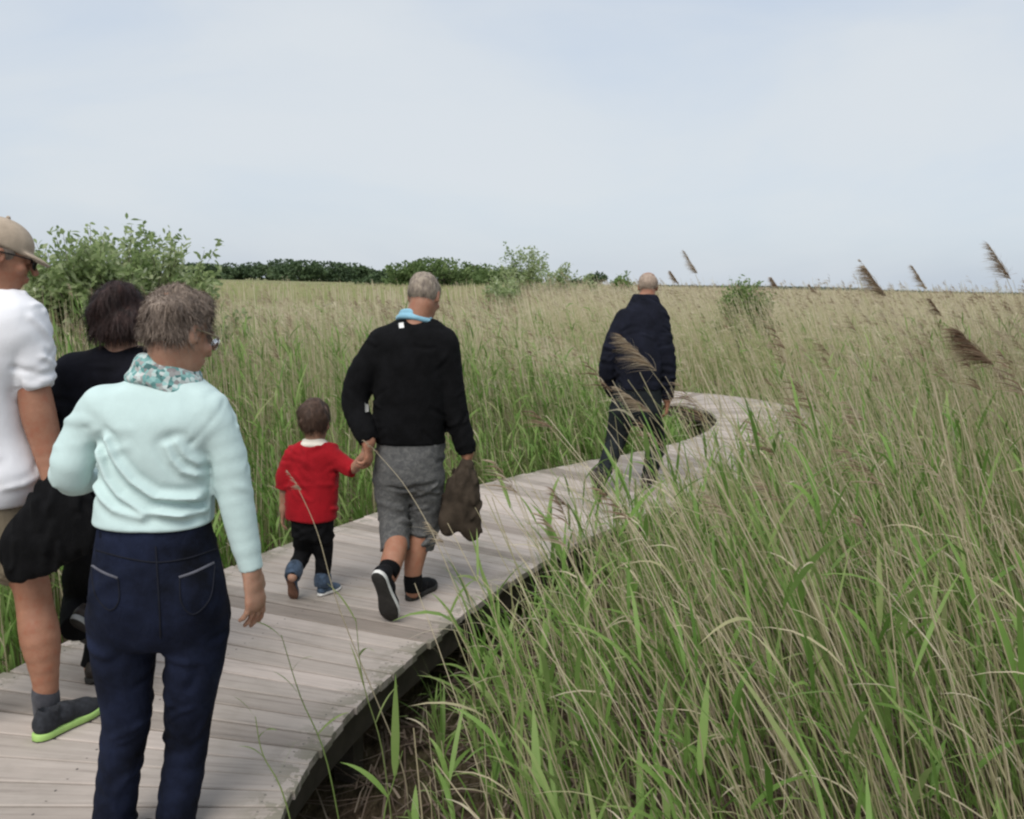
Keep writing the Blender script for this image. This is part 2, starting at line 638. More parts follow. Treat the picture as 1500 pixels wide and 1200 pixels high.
def deck_material():
    t = NT('weathered_decking')
    au = t.n('ShaderNodeAttribute', attribute_name='along')
    av = t.n('ShaderNodeAttribute', attribute_name='across')
    at = t.n('ShaderNodeAttribute', attribute_name='tint')
    cv = t.n('ShaderNodeCombineXYZ')
    t.l(au.outputs['Fac'], cv.inputs[0])
    t.l(av.outputs['Fac'], cv.inputs[1])
    t.l(at.outputs['Fac'], cv.inputs[2])
    mp = t.n('ShaderNodeMapping')
    mp.inputs['Scale'].default_value = (2.2, 42, 90)
    t.l(cv.outputs[0], mp.inputs['Vector'])
    gr = t.n('ShaderNodeTexNoise')
    gr.inputs['Scale'].default_value = 1.0
    gr.inputs['Detail'].default_value = 6
    gr.inputs['Roughness'].default_value = 0.65
    t.l(mp.outputs[0], gr.inputs['Vector'])
    blot = t.noise(1.6, 5, 0.65)
    c1 = t.ramp(gr.outputs['Fac'], [(0.2, (0.205, 0.182, 0.164)), (0.45, (0.39, 0.350, 0.322)), (0.8, (0.495, 0.450, 0.418))])
    c2 = t.ramp(at.outputs['Fac'], [(0.0, (0.66, 0.63, 0.60)), (0.5, (1, 0.985, 0.97)), (1.0, (1.2, 1.17, 1.16))])
    c3 = t.ramp(blot, [(0.3, (0.74, 0.74, 0.70)), (0.45, (0.95, 0.94, 0.92)), (0.62, (1.06, 1.04, 1.02))])
    la = t.n('ShaderNodeAttribute', attribute_name='lateral')
    mt = lambda op, a, b=None: (lambda nd: ([t.l(x, nd.inputs[i]) if hasattr(x, 'links') else setattr(nd.inputs[i], 'default_value', x) for i, x in enumerate((a, b)) if x is not None], nd.outputs[0])[1])(t.n('ShaderNodeMath', operation=op))
    lx = mt('ABSOLUTE', la.outputs['Fac'])
    dx = mt('ABSOLUTE', mt('SUBTRACT', mt('ABSOLUTE', mt('SUBTRACT', lx, 0.34)), 0.34))
    dy = mt('ABSOLUTE', mt('SUBTRACT', mt('ABSOLUTE', mt('SUBTRACT', mt('FRACT', av.outputs['Fac']), 0.06)), 0.032))
    dist = mt('SQRT', mt('ADD', mt('MULTIPLY', dx, dx), mt('MULTIPLY', dy, dy)))
    screw = mt('LESS_THAN', dist, 0.0042)
    edge = mt('MULTIPLY', mt('MAXIMUM', mt('SUBTRACT', lx, 0.60), 0.0), 4.5)
    moss = mt('MULTIPLY', edge, mt('GREATER_THAN', t.noise(9, 5, 0.7), 0.5))
    m1 = t.n('ShaderNodeMix', data_type='RGBA', blend_type='MULTIPLY')
    m1.inputs['Factor'].default_value = 1
    t.l(c1, m1.inputs['A'])
    t.l(c2, m1.inputs['B'])
    m2 = t.n('ShaderNodeMix', data_type='RGBA', blend_type='MULTIPLY')
    m2.inputs['Factor'].default_value = 1
    t.l(m1.outputs['Result'], m2.inputs['A'])
    t.l(c3, m2.inputs['B'])
    m3 = t.n('ShaderNodeMix', data_type='RGBA')
    t.l(moss, m3.inputs['Factor'])
    t.l(m2.outputs['Result'], m3.inputs['A'])
    m3.inputs['B'].default_value = (0.16, 0.155, 0.11, 1)
    m4 = t.n('ShaderNodeMix', data_type='RGBA')
    t.l(screw, m4.inputs['Factor'])
    t.l(m3.outputs['Result'], m4.inputs['A'])
    m4.inputs['B'].default_value = (0.09, 0.08, 0.075, 1)
    b = t.bsdf(m4.outputs['Result'], 0.82, gr.outputs['Fac'], 0.5, 0.004, 0.25)
    return t.out(b.outputs['BSDF'])


def box_from(corners, z0, z1):
    """corners: 4 ground points counter-clockwise"""
    v = [(c[0], c[1], z0) for c in corners] + [(c[0], c[1], z1) for c in corners]
    f = [(3, 2, 1, 0), (4, 5, 6, 7), (0, 1, 5, 4), (1, 2, 6, 5), (2, 3, 7, 6), (3, 0, 4, 7)]
    return v, f


def make_boardwalk():
    root = empty('boardwalk', (0, 0, 0), 'pale weathered plank boardwalk winding through the reed bed', 'boardwalk')
    root['kind'] = 'structure'
    deck = deck_material()
    dark = plain('damp_timber', (0.06, 0.05, 0.04), 0.85, 0.3, 8, 0.4)
    step, gap = 0.128, 0.009
    s0 = np.arange(0.1, ARC[-1] - 0.3, step)
    n = len(s0)
    pa, ta, ra = path_at(s0 + gap / 2)
    pb, tb, rb = path_at(s0 + step - gap / 2)
    V_, F_, tint, al, ac, lt = [], [], [], [], [], []
    bev = 0.004
    for i in range(n):
        wl, wr = HALF + RNG.uniform(-.012, .012), HALF + RNG.uniform(-.012, .012)
        top = RNG.uniform(-0.0025, 0.0)
        tilt = RNG.uniform(-.002, .002)
        tn = np.clip(RNG.normal(0.48, 0.26), 0, 1)
        a, b = pa[i], pb[i]
        l0, l1 = a - ra[i] * wl, b - rb[i] * wl
        r0, r1 = a + ra[i] * wr, b + rb[i] * wr
        d = unit(np.append(b - a, 0))[:2]
        rings = []
        for inset, z in ((0, -0.034), (0, top - bev), (bev, top)):
            rings.append([(*(l0 + d * inset), z), (*(r0 + d * inset), z), (*(r1 - d * inset), z + (tilt if z > -0.03 else 0)), (*(l1 - d * inset), z + (tilt if z > -0.03 else 0))])
        base = len(V_)
        for rg in rings:
            V_ += rg
        F_.append((base + 3, base + 2, base + 1, base))
        F_.append((base + 8, base + 9, base + 10, base + 11))
        for k in (0, 4):
            for j in range(4):
                j2 = (j + 1) % 4
                F_.append((base + k + j, base + k + j2, base + k + 4 + j2, base + k + 4 + j))
        tint += [tn] * 12
        off = RNG.uniform(0, 50)
        al += [off - .76, off + .76, off + .76, off - .76] * 3
        ac += [i * 1.0, i * 1.0, i + .12, i + .12] * 3
        lt += [-.76, .76, .76, -.76] * 3
    mesh_obj('deck_boards', V_, np.array(F_), deck, root, attrs={'tint': tint, 'along': al, 'across': ac, 'lateral': lt})
    for sgn in (-1, 1):
        for off, w, z0, z1 in ((HALF - 0.075, 0.05, -0.20, -0.036), ):
            ss = np.arange(0.1, ARC[-1] - 0.3, 0.2)
            p, t_, r_ = path_at(ss)
            v, f = [], []
            for i in range(len(ss)):
                for o, z in ((-w / 2, z0), (w / 2, z0), (w / 2, z1), (-w / 2, z1)):
                    q = p[i] + r_[i] * sgn * (off + o)
                    v.append((*q, z))
            for i in range(len(ss) - 1):
                for j in range(4):
                    j2 = (j + 1) % 4
                    a = (i * 4 + j, i * 4 + j2, i * 4 + 4 + j2, i * 4 + 4 + j)
                    f.append(a if sgn > 0 else a[::-1])
            f += [(0, 1, 2, 3), tuple(len(v) - 4 + k for k in (3, 2, 1, 0))]
            mesh_obj('edge_beam', v, np.array(f), dark, root)
    first = None
    for s in np.arange(2.2, 22, 1.7):
        p, t_, r_ = path_at(np.array([s]))
        for sgn in (-1, 1):
            q = p[0] + r_[0] * sgn * (HALF - 0.16)
            if first is None:
                bm_v, bm_f = box_from([(-.045, -.045), (.045, -.045), (.045, .045), (-.045, .045)], -0.75, -0.04)
                first = mesh_obj('support_post', bm_v, np.array(bm_f), dark, root)
                o = first
            else:
                o = first.copy()
                COL.objects.link(o)
                o.parent = root
            o.location = (q[0], q[1], 0)
            o.rotation_euler[2] = math.atan2(t_[0][1], t_[0][0])
    return root


# ================================================================== GROUND
def make_ground():
    t = NT('marsh_soil')
    n1 = t.noise(1.3, 6, 0.65)
    n2 = t.noise(38, 5, 0.7, stretch=(1, 0.3, 1))
    c1 = t.ramp(n2, [(0.3, (0.035, 0.026, 0.02)), (0.52, (0.11, 0.08, 0.06)), (0.75, (0.24, 0.19, 0.15))])
    c2 = t.ramp(n1, [(0.35, (0.62, 0.75, 0.5)), (0.65, (1.1, 1.0, 0.95))])
    m = t.n('ShaderNodeMix', data_type='RGBA', blend_type='MULTIPLY')
    m.inputs['Factor'].default_value = 1
    t.l(c1, m.inputs['A'])
    t.l(c2, m.inputs['B'])
    b = t.bsdf(m.outputs['Result'], 0.95, n2, 0.8, 0.03, 0.1)
    soil = t.out(b.outputs['BSDF'])
    g = np.concatenate([-np.geomspace(6000, 14, 26), np.linspace(-13, 13, 105), np.geomspace(14, 6000, 26)])
    gy = np.concatenate([-np.geomspace(6000, 5, 24), np.linspace(-4, 24, 113), np.geomspace(25, 6000, 28)])
    X, Y = np.meshgrid(g, gy, indexing='ij')
    P = np.column_stack([X.ravel(), Y.ravel(), 0 * X.ravel()])
    near = np.exp(-(np.hypot(P[:, 0], P[:, 1] - 8) / 14) ** 2)
    z = GROUND + near * (wob(P, 2.2, 3) * 0.03 + wob(P, 7, 4) * 0.012)
    v = np.column_stack([P[:, :2], z])
    nx, ny = X.shape
    i = (np.arange(nx - 1)[:, None] * ny + np.arange(ny - 1)[None]).ravel()
    f = np.column_stack([i, i + ny, i + ny + 1, i + 1])
    o = mesh_obj('ground', v, f, soil, None, smooth=True)
    tag(o, 'dark brown marsh soil under the reeds', 'ground', kind='structure')
    # mown meadow between the reed bed and the far trees
    t = NT('meadow_turf')
    n1 = t.noise(0.09, 8, 0.75, stretch=(1, 0.12, 1))
    c = t.ramp(n1, [(0.3, (0.13, 0.15, 0.065)), (0.5, (0.21, 0.21, 0.10)), (0.72, (0.30, 0.27, 0.155))])
    b = t.bsdf(c, 0.95, n1, 0.2, 0.2, 0.1)
    xs = np.linspace(-2600, 2600, 27)
    ys = np.array([60, 90, 150, 260, 500, 900, 1600, 3000])
    X, Y = np.meshgrid(xs, ys, indexing='ij')
    v = np.column_stack([X.ravel(), Y.ravel(), np.full(X.size, GROUND + 0.006)])
    nx, ny = X.shape
    i = (np.arange(nx - 1)[:, None] * ny + np.arange(ny - 1)[None]).ravel()
    f = np.column_stack([i, i + ny, i + ny + 1, i + 1])
    o = mesh_obj('meadow', v, f, t.out(b.outputs['BSDF']), None)
    tag(o, 'flat olive green meadow beyond the reed bed', 'meadow', kind='structure')


# ================================================================== REEDS
REED_STOPS = [(0.0, (0.10, 0.195, 0.036)), (0.2, (0.19, 0.32, 0.072)), (0.42, (0.30, 0.385, 0.135)),
              (0.6, (0.44, 0.425, 0.225)), (0.78, (0.59, 0.515, 0.345)), (1.0, (0.72, 0.64, 0.48))]
PLUME_STOPS = [(0.0, (0.12, 0.07, 0.045)), (0.4, (0.24, 0.155, 0.10)), (0.7, (0.38, 0.29, 0.20)), (1.0, (0.55, 0.46, 0.34))]
M_REED = leaf_mat('reed_blades', REED_STOPS, 0.42, 0.5)
M_PLUME = leaf_mat('reed_plumes', PLUME_STOPS, 0.5, 0.8)


def smooth01(a, b, x):
    t = np.clip((x - a) / (b - a), 0, 1)
    return t * t * (3 - 2 * t)


def stem_paths(base, h, lean, m, curve=0.65, kink=0.02):
    """base (n,3), h (n,), lean (n,2) horizontal travel of the tip as a share of h"""
    t = np.linspace(0, 1, m)[None, :]
    b = (1 - curve) * t + curve * t * t
    L = np.linalg.norm(lean, axis=1)[:, None]
    p = np.zeros((len(h), m, 3))
    p[:, :, :2] = base[:, None, :2] + lean[:, None, :] * (h[:, None] * b)[:, :, None]
    p[:, :, 2] = base[:, 2:3] + h[:, None] * t * (1 - 0.32 * L * L)
    if kink:
        p[:, 1:, :2] += np.cumsum(RNG.normal(0, kink / m, (len(h), m - 1, 2)), 1) * h[:, None, None]
    return p


def pick(path, t):
    """points on paths at parameters t (n,k) -> (n,k,3)"""
    n, m, _ = path.shape
    x = np.clip(t, 0, 1) * (m - 1)
    i = np.minimum(x.astype(int), m - 2)
    fr = (x - i)[..., None]
    r = np.arange(n)[:, None]
    return path[r, i] * (1 - fr) + path[r, i + 1] * fr


def add_leaves(S, path, k, t_lo, t_hi, L_lo, L_hi, w_lo, w_hi, tint, wind, segs, bias=0.7, droop=(0.25, 0.75), rise=(0.7, 1.25), tint_jit=0.07):
    n = len(path)
    t = np.sort(RNG.uniform(t_lo, t_hi, (n, k)), 1)
    p0 = pick(path, t).reshape(-1, 3)
    N = len(p0)
    az = RNG.uniform(0, 2 * math.pi, N)
    dirh = np.column_stack([np.cos(az), np.sin(az)]) + bias * np.repeat(wind, k, 0)
    dirh /= np.linalg.norm(dirh, axis=1)[:, None]
    el = RNG.uniform(*rise, N)
    L = RNG.uniform(L_lo, L_hi, N) * (1 - 0.35 * np.abs(t.ravel() - 0.6))
    dr = RNG.uniform(*droop, N)
    s = np.linspace(0, 1, segs + 1)[None, :]
    hor = (np.cos(el)[:, None] * s + 0.35 * s * s * dr[:, None]) * L[:, None]
    ver = (np.sin(el)[:, None] * s - dr[:, None] * s * s) * L[:, None]
    path2 = np.zeros((N, segs + 1, 3))
    path2[:, :, :2] = p0[:, None, :2] + dirh[:, None, :] * hor[:, :, None]
    path2[:, :, 2] = p0[:, 2:3] + ver
    side = np.column_stack([-dirh[:, 1], dirh[:, 0], RNG.normal(0, 0.45, N)])
    side /= np.linalg.norm(side, axis=1)[:, None]
    w = RNG.uniform(w_lo, w_hi, N)[:, None] * np.interp(s, [0, 0.12, 0.35, 0.7, 1], [0.35, 0.8, 1, 0.62, 0.03])
    tt = np.clip(np.repeat(tint, k) + RNG.normal(0, tint_jit, N), 0, 1)
    S.ribbons(path2, side, w, np.clip(tt[:, None] + 0.12 * s ** 3, 0, 1))


def add_plumes(S, path, length, k, wind, spread, w, segs=3, dark=0.5):
    """feathery seed heads on the upper ends of stems, all combed downwind"""
    n = len(path)
    if n == 0:
        return
    tip = path[:, -1]
    ax = path[:, -1] - path[:, -2]
    ax /= np.linalg.norm(ax, axis=1)[:, None]
    ax = ax + np.column_stack([wind * 0.25, np.zeros(n)])
    ax /= np.linalg.norm(ax, axis=1)[:, None]
    u = RNG.uniform(0, 1, (n, k))
    p0 = tip[:, None] - ax[:, None] * (length[:, None] * (0.35 - u * 0.75))[:, :, None]
    p0 = p0.reshape(-1, 3)
    N = len(p0)
    axr = np.repeat(ax, k, 0)
    wd = np.column_stack([np.repeat(wind, k, 0), np.zeros(N)])
    rnd = RNG.normal(0, 1, (N, 3))
    d = axr * 0.9 + wd * 0.38 + rnd * 0.42
    d /= np.linalg.norm(d, axis=1)[:, None]
    L = np.repeat(length, k) * RNG.uniform(0.25, 0.5, N) * spread * (1.15 - 0.7 * u.ravel())
    s = np.linspace(0, 1, segs + 1)[None, :, None]
    path2 = p0[:, None] + d[:, None] * L[:, None, None] * s + (wd * 0.35 - np.array([0, 0, 0.30]))[:, None] * (L[:, None, None] * s * s)
    side = np.cross(d, rnd)
    side /= np.linalg.norm(side, axis=1)[:, None] + 1e-9
    ww = (w * RNG.uniform(0.6, 1.3, N))[:, None] * np.interp(s[:, :, 0], [0, 0.4, 1], [0.6, 1, 0.1])
    tt = np.clip(np.repeat(np.broadcast_to(dark, (n,)), k) + RNG.normal(0, 0.16, N), 0, 1)
    S.ribbons(path2, side, ww, tt)


def wind_at(x, y):
    """reeds on the right lean left in the wind, those on the sheltered left stand straighter"""
    s = 0.05 + 0.30 * smooth01(-0.2, 0.35, x / np.maximum(y, 1.0))
    return s


def sight_cap(x, y):
    """greatest growth height (z) of the young, low reeds between the viewer and the boardwalk's far bend"""
    px = 750 + 1300 * x / y
    cap_py = np.interp(px, [380, 560, 640, 740, 850, 900, 930, 985, 1005, 1080, 1130, 1200, 1300, 1400],
                       [1220, 1090, 975, 885, 805, 750, 612, 590, 675, 670, 630, 555, 430, 330])
    hor = 415 + 0.023 * (px - 750)
    return EYE - (cap_py - hor) / FPX * y


def scatter(n, y0, y1, xr=0.66, extra=1.6):
    y = np.sqrt(RNG.uniform(y0 * y0, y1 * y1, n))
    x = RNG.uniform(-1, 1, n) * (xr * y + extra)
    return x, y


def reed_patch(S, SP, x, y, kind, lod):
    e = edge_dist(x, y)
    right = x > np.interp(y, CENTRE[60:360, 1], CENTRE[60:360, 0]) if False else None
    keep = (e > 0.03) & (np.hypot(x, y) > 1.7)
    x, y, e = x[keep], y[keep], e[keep]
    n = len(x)
    patch = wob(np.column_stack([x, y, 0 * x]), 0.9, 21)
    patch2 = wob(np.column_stack([x, y, 0 * x]), 0.28, 22)
    front = (y < 12.5) & (x > np.interp(y, [0, 2.7, 4.03, 4.74, 5.72, 6.48, 7.0, 9.8, 12.5], [-0.69, -0.69, -0.33, -0.02, 0.47, 0.95, 1.5, 3.6, 4.2]) - 0.05)
    inner = (y > 7.5) & (y < 13.6) & ~front & (x > 0.25)
    wd = wind_at(x, y) * np.clip(RNG.normal(1, 0.35, n), 0.1, 2)
    lean = np.column_stack([-wd, RNG.normal(0, 0.05, n)]) + RNG.normal(0, 0.035, (n, 2))
    windv = np.column_stack([-np.ones(n), 0.15 * RNG.normal(size=n)])
    if kind == 'dead':
        h = (1.0 + 0.95 * smooth01(0.1, 2.0, e)) * np.clip(RNG.normal(1, 0.09, n), 0.7, 1.22) + 0.10 * patch2
        h = np.where((y < 5) & (RNG.random(n) < 0.97), np.minimum(h, EYE - GROUND - 0.10 - 0.02 * y), h)
        ok = RNG.random(n) < 0.25 + 0.75 * smooth01(0.15, 1.4, e)
        tint = np.clip(RNG.normal(0.8, 0.12, n) + 0.04 * patch, 0.5, 1)
    elif kind == 'shoot':
        h = (0.62 + 0.72 * smooth01(0, 1.5, e)) * np.clip(RNG.normal(1, 0.18, n), 0.55, 1.35) + 0.08 * patch
        ok = np.ones(n, bool)
        tint = np.clip(RNG.normal(0.24, 0.09, n) - 0.05 * patch, 0.02, 0.6)
    else:
        h = RNG.uniform(0.18, 0.6, n)
        ok = np.ones(n, bool)
        tint = np.clip(RNG.normal(0.2, 0.12, n), 0.02, 0.8)
    # bare strip along the boardwalk's right edge nearest to the viewer
    bare = front & (y < 7)
    ok &= ~bare | (RNG.random(n) < 0.04 + 0.96 * smooth01(0.1, np.interp(y, [2, 3.5, 5, 7], [1.35, 1.1, 0.75, 0.5]), e))
    cap = sight_cap(x, y)
    px = 750 + 1300 * x / y
    cap_in = EYE - (np.interp(px, [800, 900, 985, 1005, 1050], [480, 500, 572, 598, 640]) - 415 - 0.023 * (px - 750)) / FPX * y
    cap_left = np.where((x / y < 0.02) & (y > 5), EYE - (16 + 8 * np.clip(-x / y, 0, .5)) * y / FPX, 9)
    if kind == 'shoot':                      # their top leaves stand above the stem
        cap, cap_in = cap - 0.20, cap_in - 0.12
    cap_left = np.where(y < 30, cap_left, 9)
    zc = np.where(front, np.maximum(cap - GROUND, 0.2), np.where(inner, np.maximum(cap_in - GROUND, .3), np.minimum(cap_left - GROUND, 9)))
    stray = (RNG.random(n) < 0.016) & (front | inner)
    lim = np.where(stray, zc + RNG.uniform(0, 0.35, n), zc * RNG.uniform(0.68, 1.02, n))
    h2 = np.minimum(h, lim)
    ok &= h2 > 0.16
    # cut-back stems of the dead crop are only kept where they can reach a fair height
    if kind == 'dead':
        ok &= (h2 > 0.55 * h) | (RNG.random(n) < 0.35)
    h = h2
    h = h * (1 - 0.12 * smooth01(6, 18, y) * smooth01(-0.02, 0.12, -x / y))
    gl = smooth01(33, 42, y + 3 * np.sin(x * 0.4)) * smooth01(-0.06, 0.05, -x / y)
    h = h * (1 - 0.10 * gl)
    tint = np.clip(tint - 0.22 * gl, 0, 1)
    x, y, h, e, lean, windv, tint = (a[ok] for a in (x, y, h, e, lean, windv, tint))
    n = len(x)
    base = np.column_stack([x, y, np.full(n, GROUND - 0.02)])
    if kind == 'low':
        m = 5 if lod == 0 else 4
        p = stem_paths(base, h, lean * 2 + RNG.normal(0, 0.22, (n, 2)), m, 0.8)
        d = RNG.normal(size=(n, 3)) * np.array([1, 1, 0.15])
        d /= np.linalg.norm(d, axis=1)[:, None]
        w = RNG.uniform(0.007, 0.015, n)[:, None] * np.interp(np.linspace(0, 1, m), [0, .4, 1], [.8, 1, .05])[None]
        S.ribbons(p, d, w * (1 + 0.5 * lod), tint)
        return
    if lod == 0:
        m = 8
        p = stem_paths(base, h, lean, m, 0.35 if kind == 'dead' else 0.6)
        r = (0.0029 if kind == 'dead' else 0.0028) * RNG.uniform(0.75, 1.3, n)[:, None] * np.linspace(1.25, 0.45, m)[None]
        S.tubes(p, r, np.clip(tint[:, None] + (0.10 if kind == 'shoot' else -0.05) * np.linspace(1, 0, m)[None], 0, 1))
        if kind == 'shoot':
            add_leaves(S, p, 6, 0.2, 1.0, 0.20, 0.42, 0.010, 0.023, tint, windv, 6, 0.8, (0.1, 0.6), (0.85, 1.35))
            add_leaves(S, p, 1, 0.94, 1.0, 0.25, 0.4, 0.008, 0.016, tint, windv, 6, 0.5, (0.1, 0.4), (1.0, 1.4))
        else:
            add_leaves(S, p, 2, 0.2, 0.95, 0.12, 0.30, 0.004, 0.009, np.clip(tint - 0.02, 0, 1), windv, 5, 1.2, (0.2, 0.7), (0.6, 1.3))
            pl = (h > 1.5) & (RNG.random(n) < 0.09)
            add_plumes(SP, p[pl], RNG.uniform(0.14, 0.24, pl.sum()), 26, windv[pl], 1.0, 0.0045, 3, RNG.uniform(0.45, 0.95, pl.sum()))
    elif lod == 1:
        m = 5
        p = stem_paths(base, h, lean, m, 0.6)
        d = np.tile(np.array([1.0, 0, 0]), (n, 1)) + RNG.normal(0, 0.2, (n, 3))
        d /= np.linalg.norm(d, axis=1)[:, None]
        w = RNG.uniform(0.006, 0.011, n)[:, None] * np.linspace(1.2, 0.5, m)[None]
        S.ribbons(p, d, w, np.clip(tint[:, None] + (0.08 if kind == 'shoot' else -0.05) * np.linspace(1, 0, m)[None], 0, 1))
        if kind == 'shoot':
            add_leaves(S, p, 5, 0.25, 1.0, 0.22, 0.45, 0.014, 0.026, tint, windv, 3, 0.7)
        else:
            add_leaves(S, p, 2, 0.35, 0.98, 0.15, 0.35, 0.008, 0.014, tint, windv, 3, 1.2, (0.3, 0.9), (0.3, 1.1))
            pl = RNG.random(n) < 0.22
            add_plumes(SP, p[pl], RNG.uniform(0.14, 0.24, pl.sum()), 9, windv[pl], 1.0, 0.011, 2, RNG.uniform(0.55, 1.0, pl.sum()))
    else:
        m = 4
        p = stem_paths(base, h, lean, m, 0.6)
        d = np.tile(np.array([1.0, 0, 0]), (n, 1))
        w = RNG.uniform(0.012, 0.03, n)[:, None] * (0.6 + y / 60)[:, None] * np.linspace(1.3, 0.5, m)[None]
        S.ribbons(p, d, w, np.clip(tint[:, None] + np.linspace(-0.12, 0.02, m)[None], 0, 1))
        pl = RNG.random(n) < 0.45
        add_plumes(SP, p[pl], RNG.uniform(0.15, 0.25, pl.sum()), 3, windv[pl], 1.1, 0.03, 2, RNG.uniform(0.6, 1.0, pl.sum()))


def make_reed_bed():
    near, plumes = Strips(), Strips()
    x, y = scatter(6200, 1.2, 10)
    reed_patch(near, plumes, x, y, 'shoot', 0)
    x, y = scatter(9800, 1.2, 10)
    reed_patch(near, plumes, x, y, 'dead', 0)
    x, y = scatter(9000, 1.2, 10)
    reed_patch(near, plumes, x, y, 'low', 0)
    o = near.build('reeds', M_REED)
    tag(o, 'green and straw coloured reed stems close beside the boardwalk', 'reeds', kind='stuff')
    mid = Strips()
    x, y = scatter(8500, 10, 30)
    reed_patch(mid, plumes, x, y, 'shoot', 1)
    x, y = scatter(27000, 10, 30)
    reed_patch(mid, plumes, x, y, 'dead', 1)
    x, y = scatter(7000, 10, 18)
    reed_patch(mid, plumes, x, y, 'low', 1)
    for kd, n in (('shoot', 700), ('dead', 700)):             # the pocket inside the boardwalk's bend
        reed_patch(mid, plumes, RNG.uniform(0.1, 2.1, n), RNG.uniform(9.0, 12.9, n), kd, 1)
    o = mid.build('reeds', M_REED)
    tag(o, 'straw coloured reed stems in the middle of the marsh', 'reeds', kind='stuff')
    far = Strips()
    x, y = scatter(80000, 30, 170, 0.66, 4)
    # the bed ends nearer on the left, where the meadow begins
    end = np.interp(x / y, [-0.7, -0.35, -0.12, 0.0, 0.1, 0.3], [90, 95, 100, 120, 140, 170]) * (1 + 0.1 * np.sin(x * 0.35))
    k = y < end
    reed_patch(far, plumes, x[k], y[k], 'dead', 2)
    o = far.build('reeds', M_REED)
    tag(o, 'distant pale straw reeds filling the marsh to the horizon', 'reeds', kind='stuff')
    o = plumes.build('reed_plumes', M_PLUME)
    tag(o, 'feathery beige seed heads across the reed bed', 'reed plumes', kind='stuff')
    # fallen stems and leaves on the soil near the viewer
    lit = Strips()
    n = 5200
    x, y = RNG.uniform(-1.2, 3.2, n), RNG.uniform(1.3, 8, n)
    e = edge_dist(x, y)
    k = e > -0.25
    x, y = x[k], y[k]
    n = len(x)
    az = RNG.uniform(0, math.pi, n)
    L = RNG.uniform(0.08, 0.5, n)
    s = np.linspace(-0.5, 0.5, 4)[None]
    p = np.zeros((n, 4, 3))
    p[:, :, 0] = x[:, None] + np.cos(az)[:, None] * L[:, None] * s
    p[:, :, 1] = y[:, None] + np.sin(az)[:, None] * L[:, None] * s
    p[:, :, 2] = GROUND + 0.03 + RNG.uniform(0, 0.05, n)[:, None] + RNG.normal(0, 0.012, (n, 4))
    d = np.column_stack([-np.sin(az), np.cos(az), RNG.normal(0, 0.3, n)])
    lit.ribbons(p, d, np.repeat(RNG.uniform(0.003, 0.012, n)[:, None], 4, 1), RNG.uniform(0.0, 0.95, n))
    o = lit.build('reed_litter', leaf_mat('dead_litter', [(0, (0.06, 0.04, 0.03)), (0.6, (0.17, 0.125, 0.095)), (1, (0.32, 0.26, 0.2))], 0.1, 0.9))
    tag(o, 'brown fallen reed litter on the soil by the boardwalk edge', 'litter', kind='stuff')


def one_reed(pts, label, plume=0.0, leaves=(), tint=0.8, stem_r=0.0025, dark=0.4, plume_n=70, spread=1.0, name='reed', cat='reed', group=None, wind=(-1, 0.0), plume_w=0.004, leaf_tint=None, to_ground=True):
    """a single reed: world points from low to tip (the first is carried down to the soil), a seed head, and leaves
    given as (share along the stem, length, width, horizontal direction, rise, droop)"""
    pts = [np.asarray(p, float) for p in pts]
    if to_ground and pts[0][2] > GROUND:
        d = unit(pts[0] - pts[1])
        g = pts[0] + V(d[0] * 0.5, d[1] * 0.5, 0) * (pts[0][2] - GROUND)
        pts = [V(g[0], g[1], GROUND - 0.03)] + pts
    q = spline(pts, 5)
    q = q[None]
    m = q.shape[1]
    base = q[0, 0].copy()
    root = empty(name, base, label, cat, group)
    S = Strips()
    S.tubes(q, np.linspace(stem_r * 1.3, stem_r * 0.5, m)[None], np.array([tint]), 5)
    S.build('stem', M_REED, root, base, True)
    if len(leaves):
        S = Strips()
        for (t, L, w, d, rise, droop) in leaves:
            p0 = pick(q, np.array([[t]]))[0, 0]
            dh = unit(V(d[0], d[1], 0))
            s = np.linspace(0, 1, 9)
            hor = (math.cos(rise) * s + 0.3 * droop * s * s) * L
            ver = (math.sin(rise) * s - droop * s * s) * L
            p = p0[None] + dh[None] * hor[:, None] + V(0, 0, 1)[None] * ver[:, None]
            sd = unit(V(-dh[1], dh[0], RNG.normal(0, 0.3)) + 0.6 * V(1, 0, 0.3) * (1 if abs(dh[0]) < 0.6 else 0))
            ww = w * np.interp(s, [0, 0.12, 0.35, 0.7, 1], [0.35, 0.8, 1, 0.62, 0.03])
            lt = leaf_tint if leaf_tint is not None else tint
            S.ribbons(p[None], sd[None], ww[None], np.array([np.clip(lt + RNG.normal(0, 0.05), 0, 1)]))
        S.build('foliage', M_REED, root, base)
    if plume > 0:
        S = Strips()
        add_plumes(S, q[:, [0, -1]] * 0 + np.stack([q[:, -1] - unit(q[0, -1] - q[0, -2])[None] * 0.05, q[:, -1]], 1),
                   np.array([plume]), plume_n, np.array([wind], float), spread, plume_w, 4, dark)
        S.build('plume', M_PLUME, root, base)
    return root


# ================================================================== SHRUBS AND TREES
def leaf_cloud(pts, dirs, L, W, tint):
    """small folded leaves: two quads each"""
    n = len(pts)
    S = Strips()
    s = np.linspace(0, 1, 4)[None, :, None]
    p = pts[:, None] + dirs[:, None] * L[:, None, None] * s + np.array([0, 0, -0.25])[None, None] * (L[:, None, None] * s * s)
    side = np.cross(dirs, RNG.normal(size=(n, 3)))
    side /= np.linalg.norm(side, axis=1)[:, None] + 1e-9
    w = W[:, None] * np.array([0.15, 1.0, 0.8, 0.05])[None]
    S.ribbons(p, side, w, tint)
    return S


